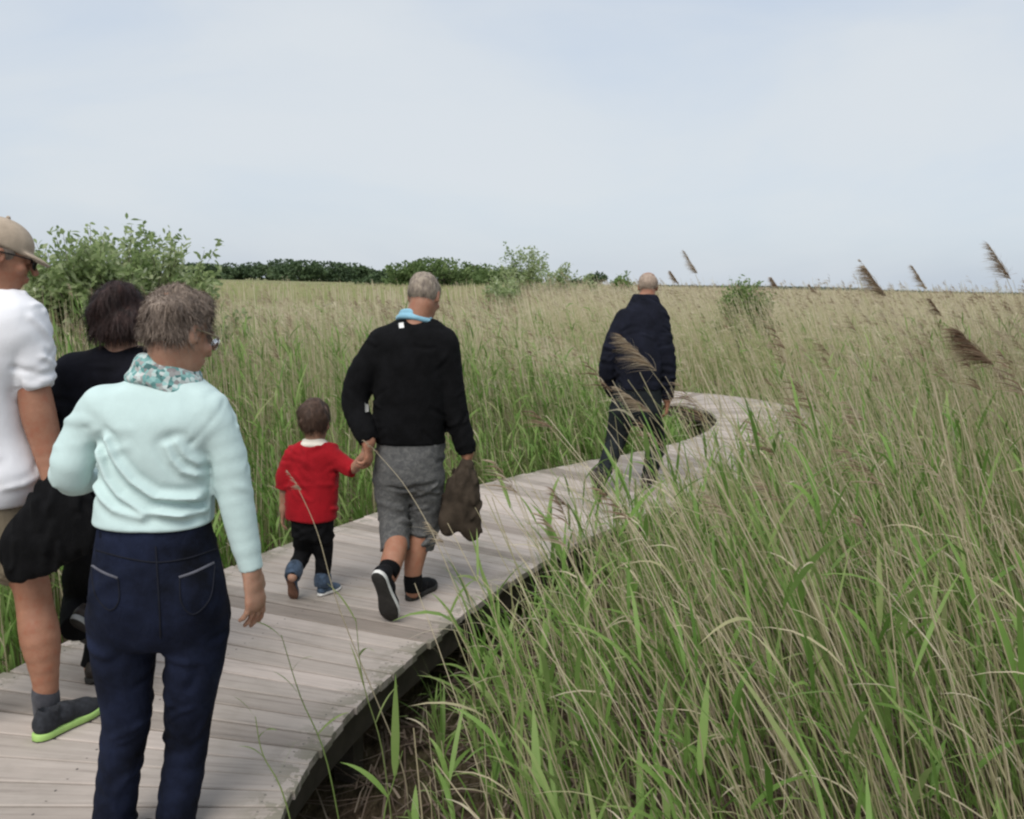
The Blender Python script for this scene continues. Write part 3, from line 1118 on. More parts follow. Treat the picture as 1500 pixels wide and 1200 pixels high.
def shrub(name, base, h, rx, ry, n_leaf, leaf, mat, bark, label, cat, group=None, low=0.25, n_br=26, n_twig=11, up=0.35, stem_r=0.02, top_heavy=0.0, dome=0.3, twig_from=0.4):
    """many-stemmed bush: stems > twigs > leaves, gaps between the twigs"""
    base = np.asarray(base, float)
    root = empty(name, base, label, cat, group)
    st = Strips()
    LP, LD, LT = [], [], []
    per = max(1, int(n_leaf / (n_br * n_twig)))
    for b in range(n_br):
        az = RNG.uniform(0, 2 * math.pi)
        rr = math.sqrt(RNG.uniform(0.0, 1.0))
        zt = h * (1 - dome * rr ** 2) * (1 - (1 - low) * RNG.uniform(0, 1) ** (1.5 + top_heavy)) * (1 + RNG.normal(0, 0.04))
        tip = base + V(math.cos(az) * rx * rr, math.sin(az) * ry * rr, zt)
        mid = base + (tip - base) * V(0.35, 0.35, 0.55)
        q = spline([base + V(RNG.normal(0, rx * .06), RNG.normal(0, ry * .06), 0), mid, tip], 5)
        st.tubes(q[None], np.linspace(stem_r, stem_r * 0.2, len(q))[None], np.array([RNG.uniform(0.2, 0.8)]), 4)
        bt = RNG.normal(0.5, 0.14)
        for w in range(n_twig):
            t = RNG.uniform(twig_from, 1.0) ** 0.8
            i = t * (len(q) - 1)
            k = min(int(i), len(q) - 2)
            p0 = q[k] + (q[k + 1] - q[k]) * (i - k)
            d = unit(unit(q[k + 1] - q[k]) * 0.6 + V(math.cos(az), math.sin(az), 0) * 0.25 * rr + RNG.normal(0, 0.6, 3) + V(0, 0, up))
            L = h * RNG.uniform(0.07, 0.2)
            tw = p0[None] + d[None] * (np.linspace(0, 1, 4) * L)[:, None]
            st.tubes(tw[None], np.linspace(stem_r * 0.22, stem_r * 0.08, 4)[None], np.array([RNG.uniform(0.2, 0.8)]), 3)
            u = RNG.uniform(0.1, 1.05, per)
            P = p0[None] + d[None] * (u * L)[:, None] + RNG.normal(0, leaf * 0.35, (per, 3))
            D = d[None] * 0.6 + RNG.normal(0, 0.65, (per, 3))
            D /= np.linalg.norm(D, axis=1)[:, None]
            LP.append(P)
            LD.append(D)
            LT.append(np.clip(bt + RNG.normal(0, 0.16, per), 0, 1))
    st.build('stem', bark, root, base)
    P, D, T = np.vstack(LP), np.vstack(LD), np.concatenate(LT)
    k = P[:, 2] > base[2] + 0.05
    P, D, T = P[k], D[k], T[k]
    n = len(P)
    S = leaf_cloud(P, D, leaf * RNG.uniform(0.7, 1.4, n), leaf * RNG.uniform(0.32, 0.52, n), T)
    S.build('crown', mat, root, base)
    return root


def tree(base, h, w, leaf, mat, bark, label, group=None, n=1500, trunk=0.25, name='tree', blobs=9, cat='tree'):
    """far tree: trunk with limbs and a crown of leaf clumps in uneven lobes"""
    base = np.asarray(base, float)
    root = empty(name, base, label, cat, group)
    st = Strips()
    tips = []
    q = spline([base - V(0, 0, 0.3), base + V(RNG.normal(0, .02 * h), 0, h * 0.35), base + V(RNG.normal(0, .04 * h), 0, h * 0.8)], 5)
    st.tubes(q[None], np.linspace(h * 0.035, h * 0.008, len(q))[None], np.array([0.5]), 6)
    P, D, T = [], [], []
    for b in range(blobs):
        az = RNG.uniform(0, 2 * math.pi)
        rr = math.sqrt(RNG.random())
        zc = h * (trunk + (1 - trunk) * RNG.uniform(0.12, 0.86)) * (1 - 0.22 * rr)
        c = base + V(math.cos(az) * w * 0.36 * rr, math.sin(az) * w * 0.36 * rr, zc)
        rad = V(w * RNG.uniform(0.16, 0.27), w * RNG.uniform(0.16, 0.27), h * RNG.uniform(0.10, 0.19))
        k = min(len(q) - 1, int(len(q) * 0.55))
        st.tubes(np.stack([q[k], (q[k] + c) / 2 + V(0, 0, -0.02 * h), c])[None], np.array([[h * .014, h * .009, h * .004]]), np.array([0.5]), 4)
        m = n // blobs
        d = RNG.normal(size=(m, 3))
        d /= np.linalg.norm(d, axis=1)[:, None]
        r = RNG.uniform(0.45, 1.12, m)[:, None] ** 0.6
        P.append(c + d * r * rad)
        dd = d + RNG.normal(0, 0.6, (m, 3))
        D.append(dd / np.linalg.norm(dd, axis=1)[:, None])
        T.append(np.clip(RNG.normal(0.5, 0.13) + RNG.normal(0, 0.14, m), 0, 1))
    st.build('trunk', bark, root, base)
    P, D, T = np.vstack(P), np.vstack(D), np.concatenate(T)
    k = P[:, 2] > base[2] + 0.1
    P, D, T = P[k], D[k], T[k]
    S = leaf_cloud(P, D, leaf * RNG.uniform(0.6, 1.5, len(P)), leaf * RNG.uniform(0.5, 0.9, len(P)), T)
    S.build('crown', mat, root, base)
    return root


def make_trees():
    bark = plain('bark', (0.12, 0.10, 0.08), 0.9, 0.3, 12, 0.5)
    willow = leaf_mat('willow_leaves', [(0, (0.17, 0.245, 0.085)), (0.45, (0.31, 0.39, 0.17)), (0.75, (0.46, 0.52, 0.29)), (1, (0.60, 0.64, 0.46))], 0.5, 0.4)
    darkl = leaf_mat('dark_leaves', [(0, (0.04, 0.07, 0.032)), (0.6, (0.075, 0.115, 0.052)), (1, (0.12, 0.165, 0.075))], 0.25, 0.6)
    midl = leaf_mat('hedge_leaves', [(0, (0.07, 0.115, 0.038)), (0.6, (0.13, 0.19, 0.065)), (1, (0.21, 0.27, 0.11))], 0.35, 0.6)
    freshl = leaf_mat('fresh_leaves', [(0, (0.11, 0.18, 0.05)), (0.6, (0.19, 0.28, 0.085)), (1, (0.28, 0.36, 0.14))], 0.45, 0.5)
    # the willow beside the path on the left
    b = at_depth(181, 500, 9.2)
    shrub('willow_shrub', (b[0], 9.2, GROUND), 2.30, 1.09, 0.95, 46000, 0.076, willow, bark,
          'tall airy grey-green willow shrub behind the man in the beige cap', 'shrub', n_br=115, n_twig=20, low=0.2, up=0.35, dome=0.12, top_heavy=0.6)
    b = at_depth(322, 440, 9.6)
    shrub('willow_shrub', (b[0], 9.6, GROUND), 1.75, 0.22, 0.3, 500, 0.06, willow, bark,
          'thin small willow sapling at the right foot of the big shrub', 'shrub', n_br=7, n_twig=8, low=0.5, up=0.6, stem_r=0.012)
    # far dark trees on the left
    for i, (px, top, w, lab) in enumerate([
            (296, 383, 62, 'dark far tree showing through the right edge of the willow shrub'),
            (346, 379, 44, 'leftmost dark rounded tree of the far treeline beside the willow shrub'),
            (396, 374, 58, 'tallest broad dark tree of the far treeline'),
            (438, 376, 56, 'dark flat-topped tree right of the tallest in the far treeline'),
            (482, 380, 56, 'dark sloping tree near the right end of the far treeline'),
            (527, 388, 34, 'small dark round tree standing last at the right of the far treeline')]):
        D = 640 + 25 * (i % 3)
        b = at_depth(px, 400, D)
        hor = 415 + 0.023 * (px - 750)
        h = (hor - top) * D / FPX + 2.1
        tree((b[0], D, GROUND), h, w * D / FPX * 1.5, 1.9, darkl, bark, lab, 'dark trees on the far left horizon', 2600, 0.0, 'far_tree', 17)
    for i, (px, top, w, D, lab) in enumerate([
            (566, 394, 50, 330, 'low dark hedge tree left of the balding man with the light blue collar'),
            (604, 380, 60, 130, 'green hedge tree directly above the light blue collared man'),
            (650, 370, 74, 125, 'highest rounded green hedge tree right above the man in black'),
            (696, 377, 66, 128, 'green hedge tree to the right of the highest one'),
            (728, 388, 56, 120, 'lower green hedge tree next to the pale airy willow scrub')]):
        b = at_depth(px, 400, D)
        hor = 415 + 0.023 * (px - 750)
        h = (hor - top) * D / FPX + 2.1
        tree((b[0], D, GROUND), h, w * D / FPX * 1.5, 0.0032 * D, midl if D < 200 else darkl, bark, lab, 'hedge trees in the middle distance', 3200, 0.0, 'hedge_tree', 18)
    for px, top, w, D, mat, lab in [
            (770, 372, 70, 30, willow, 'pale airy willow scrub rising from the reeds between the two walking men'),
            (812, 392, 50, 34, willow, 'lower pale willow scrub right of the airy one'),
            (735, 402, 60, 27, willow, 'light green scrub low in the reeds left of the airy willow'),
            (858, 412, 46, 40, willow, 'small olive scrub in the reeds left of the man in navy'),
            (910, 403, 26, 60, freshl, 'small light green scrub just left of the far man head')]:
        b = at_depth(px, 400, D)
        hor = 415 + 0.023 * (px - 750)
        h = (hor - top) * D / FPX + 2.1
        shrub('scrub', (b[0], D, GROUND), h * 1.03, w * 0.6 * D / FPX, w * 0.5 * D / FPX, 6500, 0.0036 * D, mat, bark, lab, 'shrub',
              'scrub growing among the reeds', n_br=34, n_twig=12, low=0.3, up=0.5)
    for px, top, w, D, lab in [(872, 397, 36, 260, 'small round dark tree on the horizon left of the man in navy'),
                               (845, 406, 28, 300, 'tiny dark tree on the horizon beside the round one')]:
        b = at_depth(px, 400, D)
        hor = 415 + 0.023 * (px - 750)
        tree((b[0], D, GROUND), (hor - top) * D / FPX + 2.1, w * D / FPX * 1.2, 0.8, darkl, bark, lab, 'small trees on the horizon', 900, 0.1, 'far_tree', 9)
    b = at_depth(1096, 420, 18)
    shrub('green_bush', (b[0], 18, GROUND), 2.06, 0.62, 0.5, 5600, 0.075, freshl, bark,
          'fresh green leafy bush standing out of the straw reeds on the right', 'bush', n_br=60, n_twig=9, low=0.75, up=0.9, stem_r=0.005, twig_from=0.76)
    # the thin line of woods on the right horizon
    n = 26000
    D = RNG.uniform(1700, 2100, n)
    px = RNG.uniform(900, 1720, n)
    x = (px - 750) / FPX * D
    prof = 6.0 + 2.4 * wob(np.column_stack([x, 0 * x, 0 * x]), 0.02, 5) + 1.5 * wob(np.column_stack([x, 0 * x, 0 * x]), 0.08, 6)
    z = GROUND + np.maximum(prof, 2) * RNG.random(n) ** 0.8
    d = RNG.normal(size=(n, 3))
    d /= np.linalg.norm(d, axis=1)[:, None]
    S = leaf_cloud(np.column_stack([x, D, z]), d, RNG.uniform(1.5, 3.5, n), RNG.uniform(1.2, 2.6, n), RNG.random(n))
    o = S.build('treeline', leaf_mat('far_woods', [(0, (0.05, 0.075, 0.06)), (1, (0.085, 0.115, 0.09))], 0.1, 0.8))
    tag(o, 'thin dark line of woods along the right horizon', 'treeline', kind='stuff')


# ================================================================== REEDS ONE CAN TELL APART
def make_named_reeds():
    L = lambda Y, *pp: [at_depth(a, b, Y) for a, b in pp]
    g = 'single reeds standing out of the bed'
    one_reed(L(4.2, (1512, 600), (1496, 470), (1466, 386)), 'tallest dark seed-headed reed against the sky at the right', .26, dark=.74, group=g, plume_n=220, spread=.7, plume_w=.003)
    one_reed(L(4.6, (1420, 600), (1378, 490), (1348, 408)), 'slim upright seed head on the horizon left of the tallest reed', .19, dark=.78, group=g, plume_n=150, spread=.6, plume_w=.003)
    one_reed(L(4.0, (1352, 620), (1318, 490), (1284, 415)), 'bushy brown seed head bending left on the right horizon', .22, dark=.74, group=g, plume_n=240, spread=1.0, plume_w=.003)
    one_reed(L(4.3, (1340, 600), (1310, 480), (1268, 392)), 'thin grey seed head rising just above the bushy brown one', .12, dark=.74, group=g, plume_n=40, spread=.6)
    one_reed(L(6.2, (1052, 560), (1034, 450), (1013, 386)), 'leaning seed head against the sky right of the far man head', .24, dark=.78, group=g, plume_n=160, spread=.55, plume_w=.0035)
    one_reed(L(6.8, (1030, 560), (1008, 460), (989, 408)), 'short dark seed head close to the far man head', .15, dark=.74, group=g, plume_n=170, spread=.8)
    one_reed(L(5.6, (1178, 560), (1158, 470), (1136, 416)), 'stubby brown seed head beside the fresh green bush', .11, dark=.74, group=g, plume_n=180, spread=1.0)
    one_reed(L(5.2, (1250, 560), (1222, 480), (1192, 425)), 'small grey seed head on the horizon right of the green bush', .10, dark=.74, group=g, plume_n=50, spread=.8)
    one_reed(L(3.3, (1500, 700), (1470, 570), (1432, 512)), 'big drooping rust brown seed head over the reeds at the right', .25, dark=.42, group=g, plume_n=380, spread=1.1, plume_w=.003)
    one_reed(L(3.6, (1512, 700), (1494, 600), (1466, 548)), 'small dark seed head under the big rust brown one', .09, dark=.74, group=g, plume_n=150, spread=.7)
    one_reed(L(4.4, (1420, 640), (1398, 520), (1372, 452)), 'brown seed head just under the horizon above the rust brown one', .14, dark=.3, group=g, plume_n=80, spread=.9)
    one_reed(L(4.6, (1030, 690), (1000, 610), (938, 520)), 'broad straw coloured seed head crossing the navy jacket', .34, dark=.82, group=g, plume_n=170, spread=.85, plume_w=.005)
    one_reed(L(4.4, (1020, 720), (990, 650), (932, 588)), 'pale ragged seed head in front of the far man hips', .28, dark=.85, group=g, plume_n=130, spread=.75, plume_w=.005)
    one_reed(L(4.5, (925, 880), (872, 795), (826, 736)), 'dark slender seed head hanging over the far boardwalk planks', .2, dark=.3, group=g, plume_n=60, spread=.5)
    one_reed(L(4.7, (960, 860), (915, 770), (880, 722)), 'small dark seed head by the far man trailing shoe', .14, dark=.3, group=g, plume_n=40, spread=.5)
    one_reed(L(3.4, (715, 1010), (655, 830), (600, 722), (545, 655)), 'bare pale stem slanting across the grey shorts', .10, tint=.95, dark=1.0, group=g, plume_n=30, spread=.5)
    one_reed(L(3.5, (740, 1000), (690, 880), (640, 782)), 'pale fluffy grass head beside the grey shorts', .16, tint=.9, dark=1.0, group=g, plume_n=60, spread=.7)
    one_reed(L(3.3, (585, 1110), (500, 900), (465, 780), (432, 705)), 'straw grass stalk slanting across the red shirt', .12, tint=.88, dark=.9, group=g, plume_n=36, spread=.5)
    lf = lambda n, a, b, w: [(t, RNG.uniform(a, b), w * RNG.uniform(.8, 1.2), (-1 if k % 2 else .6, RNG.normal(0, .5)), RNG.uniform(.9, 1.3), RNG.uniform(.15, .5)) for k, t in enumerate(np.linspace(.45, .98, n))]
    one_reed(L(2.75, (480, 1120), (440, 1020), (412, 930)), 'leafy green shoot leaning over the planks behind the mint woman hand', leaves=lf(4, .13, .22, .012), tint=.35, group=g, leaf_tint=.33)
    one_reed(L(2.55, (420, 1180), (385, 1105), (374, 1050)), 'short green sprig low over the nearest planks', leaves=lf(4, .10, .18, .010), tint=.4, group=g, leaf_tint=.36)
    one_reed(L(3.0, (560, 1100), (532, 1000), (521, 905)), 'upright grass shoot at the boardwalk edge in front of the trailing shoe', leaves=lf(4, .12, .22, .011), tint=.45, group=g, leaf_tint=.42)
    one_reed(L(3.6, (740, 1060), (700, 970), (655, 900)), 'leafy shoot leaning left over the boardwalk edge', leaves=lf(5, .18, .32, .017), tint=.4, group=g, leaf_tint=.3)
    one_reed(L(4.5, (830, 900), (800, 820), (786, 765)), 'green shoot rising past the boardwalk edge behind the brown jacket', leaves=lf(4, .12, .25, .014), tint=.4, group=g, leaf_tint=.3)
    one_reed(L(2.3, (560, 1215), (575, 1150), (590, 1100)), 'single broad green blade standing over the bare brown soil', leaves=[(.75, .34, .025, (.12, -.9), 1.45, .05), (.5, .2, .02, (-1, .3), .9, .4)], tint=.3, group=g, leaf_tint=.3)
    one_reed(L(2.6, (1262, 1150), (1180, 960), (1105, 810), (1045, 690)), 'long thick straw stem slanting across the right reeds', tint=.93, stem_r=.0042, group=g, leaves=[(.6, .3, .01, (-1, .2), .6, .6)], leaf_tint=.85)
    one_reed(L(2.5, (1470, 980), (1432, 850), (1395, 740)), 'bright green reed shoot with a broad leaf at the right', leaves=[(.9, .26, .026, (-.5, .3), 1.25, .1), (.6, .3, .02, (1, .2), .9, .5), (.75, .3, .022, (-1, 0), .8, .5)], tint=.15, group=g, leaf_tint=.10)
    one_reed(L(2.1, (1470, 1230), (1415, 1120), (1372, 1060)), 'low shoot with an arching broad green leaf near the bottom right', leaves=[(.95, .22, .026, (-1, .2), .6, .35), (.6, .3, .018, (.8, .3), .8, .6)], tint=.2, group=g, leaf_tint=.16)
    one_reed(L(2.0, (1120, 1260), (1090, 1180), (1060, 1120)), 'bright green broad-leaved shoot at the bottom of the reeds', leaves=[(.95, .26, .024, (-1, .1), .7, .3), (.7, .28, .024, (-.6, .5), 1.0, .3), (.6, .25, .018, (.9, .2), .9, .5)], tint=.2, group=g, leaf_tint=.17)

# ================================================================== ASSEMBLY
sc.render.engine = 'CYCLES'
sc.cycles.max_bounces = 6
sc.cycles.diffuse_bounces = 3
sc.cycles.glossy_bounces = 2
sc.cycles.transmission_bounces = 4
sc.cycles.transparent_max_bounces = 4
sc.cycles.use_denoising = True
sc.cycles.pixel_filter_type = 'BLACKMAN_HARRIS'
sc.cycles.filter_width = 2.3
sc.view_settings.view_transform = 'Standard'
sc.view_settings.look = 'None'
sc.view_settings.exposure = 0.54
sc.view_settings.gamma = 1.0
make_camera()
make_world()
make_ground()
make_boardwalk()
make_trees()
make_reed_bed()
make_named_reeds()

# ================================================================== PEOPLE
class Fig:
    """one walking person; outlines are measured at the distance D where the person stands"""

    def __init__(s, D, base, res, label, skin, name='person'):
        s.D, s.base, s.res = D, np.array([base[0], base[1], 0.0]), res
        s.pp = px_size(D, 0.9)
        s.label, s.skin = label, skin
        s.B = None
        s.name = name
        s.ops = []                                  # body modelling steps, run on one grid

    def J(s, px, py, dd=0.0):
        return at_depth(px, py, s.D + dd)

    def w(s, width_px):
        return width_px * 0.5 * s.pp

    def secs(s, rows, shrink=1.0):
        out = []
        for r in rows:
            py, xl, xr, b = r[:4]
            dd = r[4] if len(r) > 4 else 0.0
            c = s.J((xl + xr) / 2, py, dd)
            out.append((c[0], c[1], c[2], (xr - xl) / 2 * s.pp * shrink, b * shrink))
        return out

    def limb(s, rows, shrink=1.0):
        pts = [s.J(r[0], r[1], r[3] if len(r) > 3 else 0.0) for r in rows]
        return pts, [s.w(r[2]) * shrink for r in rows]

    def head(s, c, f, u, k=1.0):
        s.hc, s.hk = np.asarray(c, float), k
        s.hf = unit(f)
        r = unit(np.cross(s.hf, unit(u)))
        s.hr, s.hu = r, np.cross(r, s.hf)
        s.hA = np.array([s.hr, s.hf, s.hu])
        H = s.H
        A = s.hA

        def op(S):
            S.ball(H(0, -.012, .028), V(.076, .094, .086) * k, A, .01)
            S.ball(H(0, .028, -.035), V(.060, .066, .084) * k, A, .03)
            S.ball(H(0, .048, -.082), V(.040, .040, .034) * k, A, .025)
            S.ball(H(0, .083, .022), V(.048, .014, .011) * k, A, .012)
            for q in (-1, 1):
                S.ball(H(q * .03, .095, .004), V(.016, .012, .011) * k, A, .012, 'cut')
                S.ball(H(q * .03, .082, .004), V(.012, .012, .012) * k, A, .003)
                S.ball(H(q * .042, .07, -.03), V(.022, .018, .018) * k, A, .015)
                S.ball(H(q * .077, -.006, -.010), V(.009, .019, .031) * k, A, .006)
                S.ball(H(q * .084, .002, -.006), V(.006, .010, .016) * k, A, .003, 'cut')
            S.cone(H(0, .090, .006), H(0, .116, -.030), .008 * k, .0125 * k, .008)
            S.ball(H(0, .096, -.058), V(.022, .010, .0065) * k, A, .006)
            S.ball(H(0, .094, -.070), V(.020, .010, .0065) * k, A, .005)
            S.cone(H(-.02, .108, -.064), H(.02, .108, -.064), .0022 * k, .0022 * k, .002, 'cut')
        s.ops.append(op)

    def H(s, x, y, z):
        return s.hc + s.hk * (x * s.hr + y * s.hf + z * s.hu)

    def neck(s, base, r0=.058, r1=.056):
        s.ops.append(lambda S: S.cone(base, s.H(0, -.022, -.06), r0, r1 * s.hk, .03))

    def hand(s, wpt, d, nrm, th, k=1.0, curl=0.5, spread=1.0, wr=.026):
        d, nrm = unit(d), unit(nrm)
        nrm = unit(nrm - d * (nrm @ d))
        th = unit(np.asarray(th) - d * (np.asarray(th) @ d) - nrm * (np.asarray(th) @ nrm))
        wpt = np.asarray(wpt, float)

        def op(S):
            S.cone(wpt - d * .02 * k, wpt + d * .03 * k, wr * k, .030 * k, .02, flat=(nrm, .68))
            S.cone(wpt + d * .03 * k, wpt + d * .078 * k, .034 * k, .040 * k, .012, flat=(nrm, .40))
            for i, off in enumerate((.029, .0098, -.0095, -.0275)):
                L = np.array([(.040, .025, .020), (.044, .028, .022), (.041, .026, .021), (.033, .020, .018)][i]) * k
                p = wpt + d * (.086 - (.0, -.003, .001, .008)[i]) * k + th * off * k
                for j, a in enumerate((curl * .55, curl * 1.35, curl * 1.95)):
                    a *= (0.8, 1.0, 1.08, 1.2)[i]
                    v = unit(math.cos(a) * d + math.sin(a) * nrm + th * off * 2.5 * spread)
                    q = p + v * L[j]
                    S.cone(p, q, (.0092, .0082, .0074)[j] * k, (.0082, .0074, .0062)[j] * k, .004 if j else .006)
                    p = q
            p = wpt + d * .024 * k + th * .024 * k
            q = p + unit(th * .62 + d * .72 + nrm * .35) * .045 * k
            S.cone(p, q, .014 * k, .0105 * k, .012)
            q2 = q + unit(th * .18 + d * .9 + nrm * .45) * .032 * k
            S.cone(q, q2, .0105 * k, .0088 * k, .004)
            S.cone(q2, q2 + unit(d * .9 + nrm * .5) * .022 * k, .0088 * k, .0068 * k, .004)
        s.ops.append(op)

    def torso(s, rows, shrink=.80):
        q = s.secs(rows, shrink)
        s.ops.insert(0, lambda S: S.loft(q, 0.03, 2.2, 0.03))

    def flesh(s, rows, shrink=1.0, k=.03):
        p, r = s.limb(rows, shrink)
        s.ops.append(lambda S: S.chain(p, r, k))

    def bbox(s):
        return s.lo, s.hi

    def body(s, lo, hi):
        """run the steps; lo/hi world box"""
        S = Solid(lo, hi, s.res)
        for op in s.ops:
            op(S)
        v, f = S.mesh()
        o = mesh_obj(s.name, v, f, s.skin, None, s.base, True)
        tag(o, s.label, 'person', 'visitors walking along the boardwalk')
        s.root = o
        return o

    def part(s, name, S, mat, parent=None, attrs=None):
        v, f = S.mesh()
        return mesh_obj(name, v, f, mat, parent or s.root, s.base, True)

    def eyes(s):
        dark = plain('eye', (0.05, 0.04, 0.035), 0.15, 0.05)
        for q in (-1, 1):
            c = s.H(q * .03, .0885, .004)
            v, f = ball_mesh(c, .0085 * s.hk, 8, 6)
            mesh_obj('eye', v, f, dark, s.root, s.base, True)


def ball_mesh(c, r, n=10, m=7):
    v, f = [], []
    for i in range(m + 1):
        a = math.pi * i / m
        for j in range(n):
            b = 2 * math.pi * j / n
            v.append((c[0] + r * math.sin(a) * math.cos(b), c[1] + r * math.sin(a) * math.sin(b), c[2] + r * math.cos(a)))
    for i in range(m):
        for j in range(n):
            f.append((i * n + j, (i + 1) * n + j, (i + 1) * n + (j + 1) % n, i * n + (j + 1) % n))
    return np.array(v), np.array(f)


def garment(fig, name, mat, rows=None, limbs=(), res=None, k=0.035, fold=0.004, ff=26, extra=None, cuts=(), seed=1, p=2.3, off=0.0, parent=None, round_=0.012, pre=None, nf=40):
    """cloth over the body: torso outline plus sleeves or legs, with creases where joints bend"""
    res = res or fig.res * 1.15
    pts = []
    q = None
    if rows:
        q = fig.secs(rows)
        for r in q:
            m = max(r[3], r[4]) + .05
            pts += [V(r[0] - m, r[1] - m, r[2] - .05), V(r[0] + m, r[1] + m, r[2] + .05)]
    L = []
    for l in limbs:
        a, r = fig.limb(l)
        L.append((a, r))
        for x, rr in zip(a, r):
            pts += [x - rr - .04, x + rr + .04]
    pts = np.array(pts)
    S = Solid(pts.min(0), pts.max(0), res)
    if q:
        S.loft(q, 0, p, round_)
    for a, r in L:
        S.chain(a, r, k, cap=True)
    if pre:
        pre(S)
    for pt, n in cuts:
        S.cut_plane(pt, n)
    bend = [a[i] for a, r in L for i in range(0, len(a) - 1)]
    rg = np.random.default_rng(seed + 100)
    ridges = []
    if nf and fold > .002:
        idx = np.nonzero(np.abs(S.D) < res * .8)
        sp = np.column_stack([S.lo[i] + S.res * idx[i] for i in range(3)])
        w = np.full(len(sp), .22)
        for b in bend:
            w += np.exp(-(np.linalg.norm(sp - b, axis=1) / .10) ** 2)
        ch = rg.choice(len(sp), nf, p=w / w.sum())
        for c_ in ch:
            i3 = [int(np.clip(idx[d][c_], 1, S.n[d] - 2)) for d in range(3)]
            g = np.array([S.D[tuple(i3[e] + (1 if e == d else 0) for e in range(3))] - S.D[tuple(i3[e] - (1 if e == d else 0) for e in range(3))] for d in range(3)], float)
            g = unit(g)
            h = unit(np.cross(g, V(.05, .02, 1)))
            v_ = np.cross(h, g)
            th = rg.normal(0, .55)
            t = h * math.cos(th) + v_ * math.sin(th)
            ln = rg.uniform(.035, .11)
            sag = rg.normal(0, .18) * ln
            c0 = sp[c_]
            ridges.append((np.array([c0 - t * ln - g * ln * ln * 3, c0 - t * ln * .4 + v_ * sag * .7 - g * ln * ln * .5, c0 + t * ln * .4 + v_ * sag * .7 - g * ln * ln * .5, c0 + t * ln - g * ln * ln * 3]),
                           rg.choice([1, 1, -1]) * fold * rg.uniform(.8, 2.0), rg.uniform(.007, .014)))

    def fn(P):
        o = wob(P * np.array([1, 1, 0.75]), ff, seed, fold * .6) + wob(P, ff * 2.3, seed + 9, fold * 0.2)
        for ln, amp, wd in ridges:
            m = ((P > ln.min(0) - .045) & (P < ln.max(0) + .045)).all(1)
            if not m.any():
                continue
            Q = P[m]
            d = polyline_dist(Q, ln)
            fade = np.exp(-(np.linalg.norm(Q - ln.mean(0), axis=1) / (.75 * np.linalg.norm(ln[-1] - ln[0]) + .01)) ** 2)
            o[m] += fade * (amp * np.exp(-(d / wd) ** 2) - .35 * amp * np.exp(-((d - 2.3 * wd) / (1.4 * wd)) ** 2))
        if extra:
            o = o + extra(P)
        return o + off
    S.displace(fn)
    return fig.part(name, S, mat, parent)


def crumple(S, n, amp, seed, upright=1.0):
    """long hanging folds on a piece of cloth held in the hand"""
    rg = np.random.default_rng(seed)
    idx = np.nonzero(np.abs(S.D) < S.res * .8)
    sp = np.column_stack([S.lo[i] + S.res * idx[i] for i in range(3)])
    lines = []
    for c_ in rg.choice(len(sp), n):
        t = unit(V(rg.normal(0, .35), rg.normal(0, .35), 1.0 * upright + rg.normal(0, .2)))
        b = unit(np.cross(t, rg.normal(size=3)))
        ln = rg.uniform(.05, .15)
        c0 = sp[c_]
        lines.append((np.array([c0 - t * ln, c0 - t * ln * .3 + b * .012, c0 + t * ln * .3 + b * .008, c0 + t * ln]), amp * rg.choice([1, 1, -1]) * rg.uniform(.7, 1.6), rg.uniform(.008, .014)))

    def fn(P):
        o = wob(P, 16, seed, amp * .8)
        for ln, a, w in lines:
            m = ((P > ln.min(0) - .05) & (P < ln.max(0) + .05)).all(1)
            if m.any():
                d = polyline_dist(P[m], ln)
                o[m] += a * np.exp(-(d / w) ** 2) - .4 * a * np.exp(-((d - 2.3 * w) / (1.4 * w)) ** 2)
        return o
    S.displace(fn)


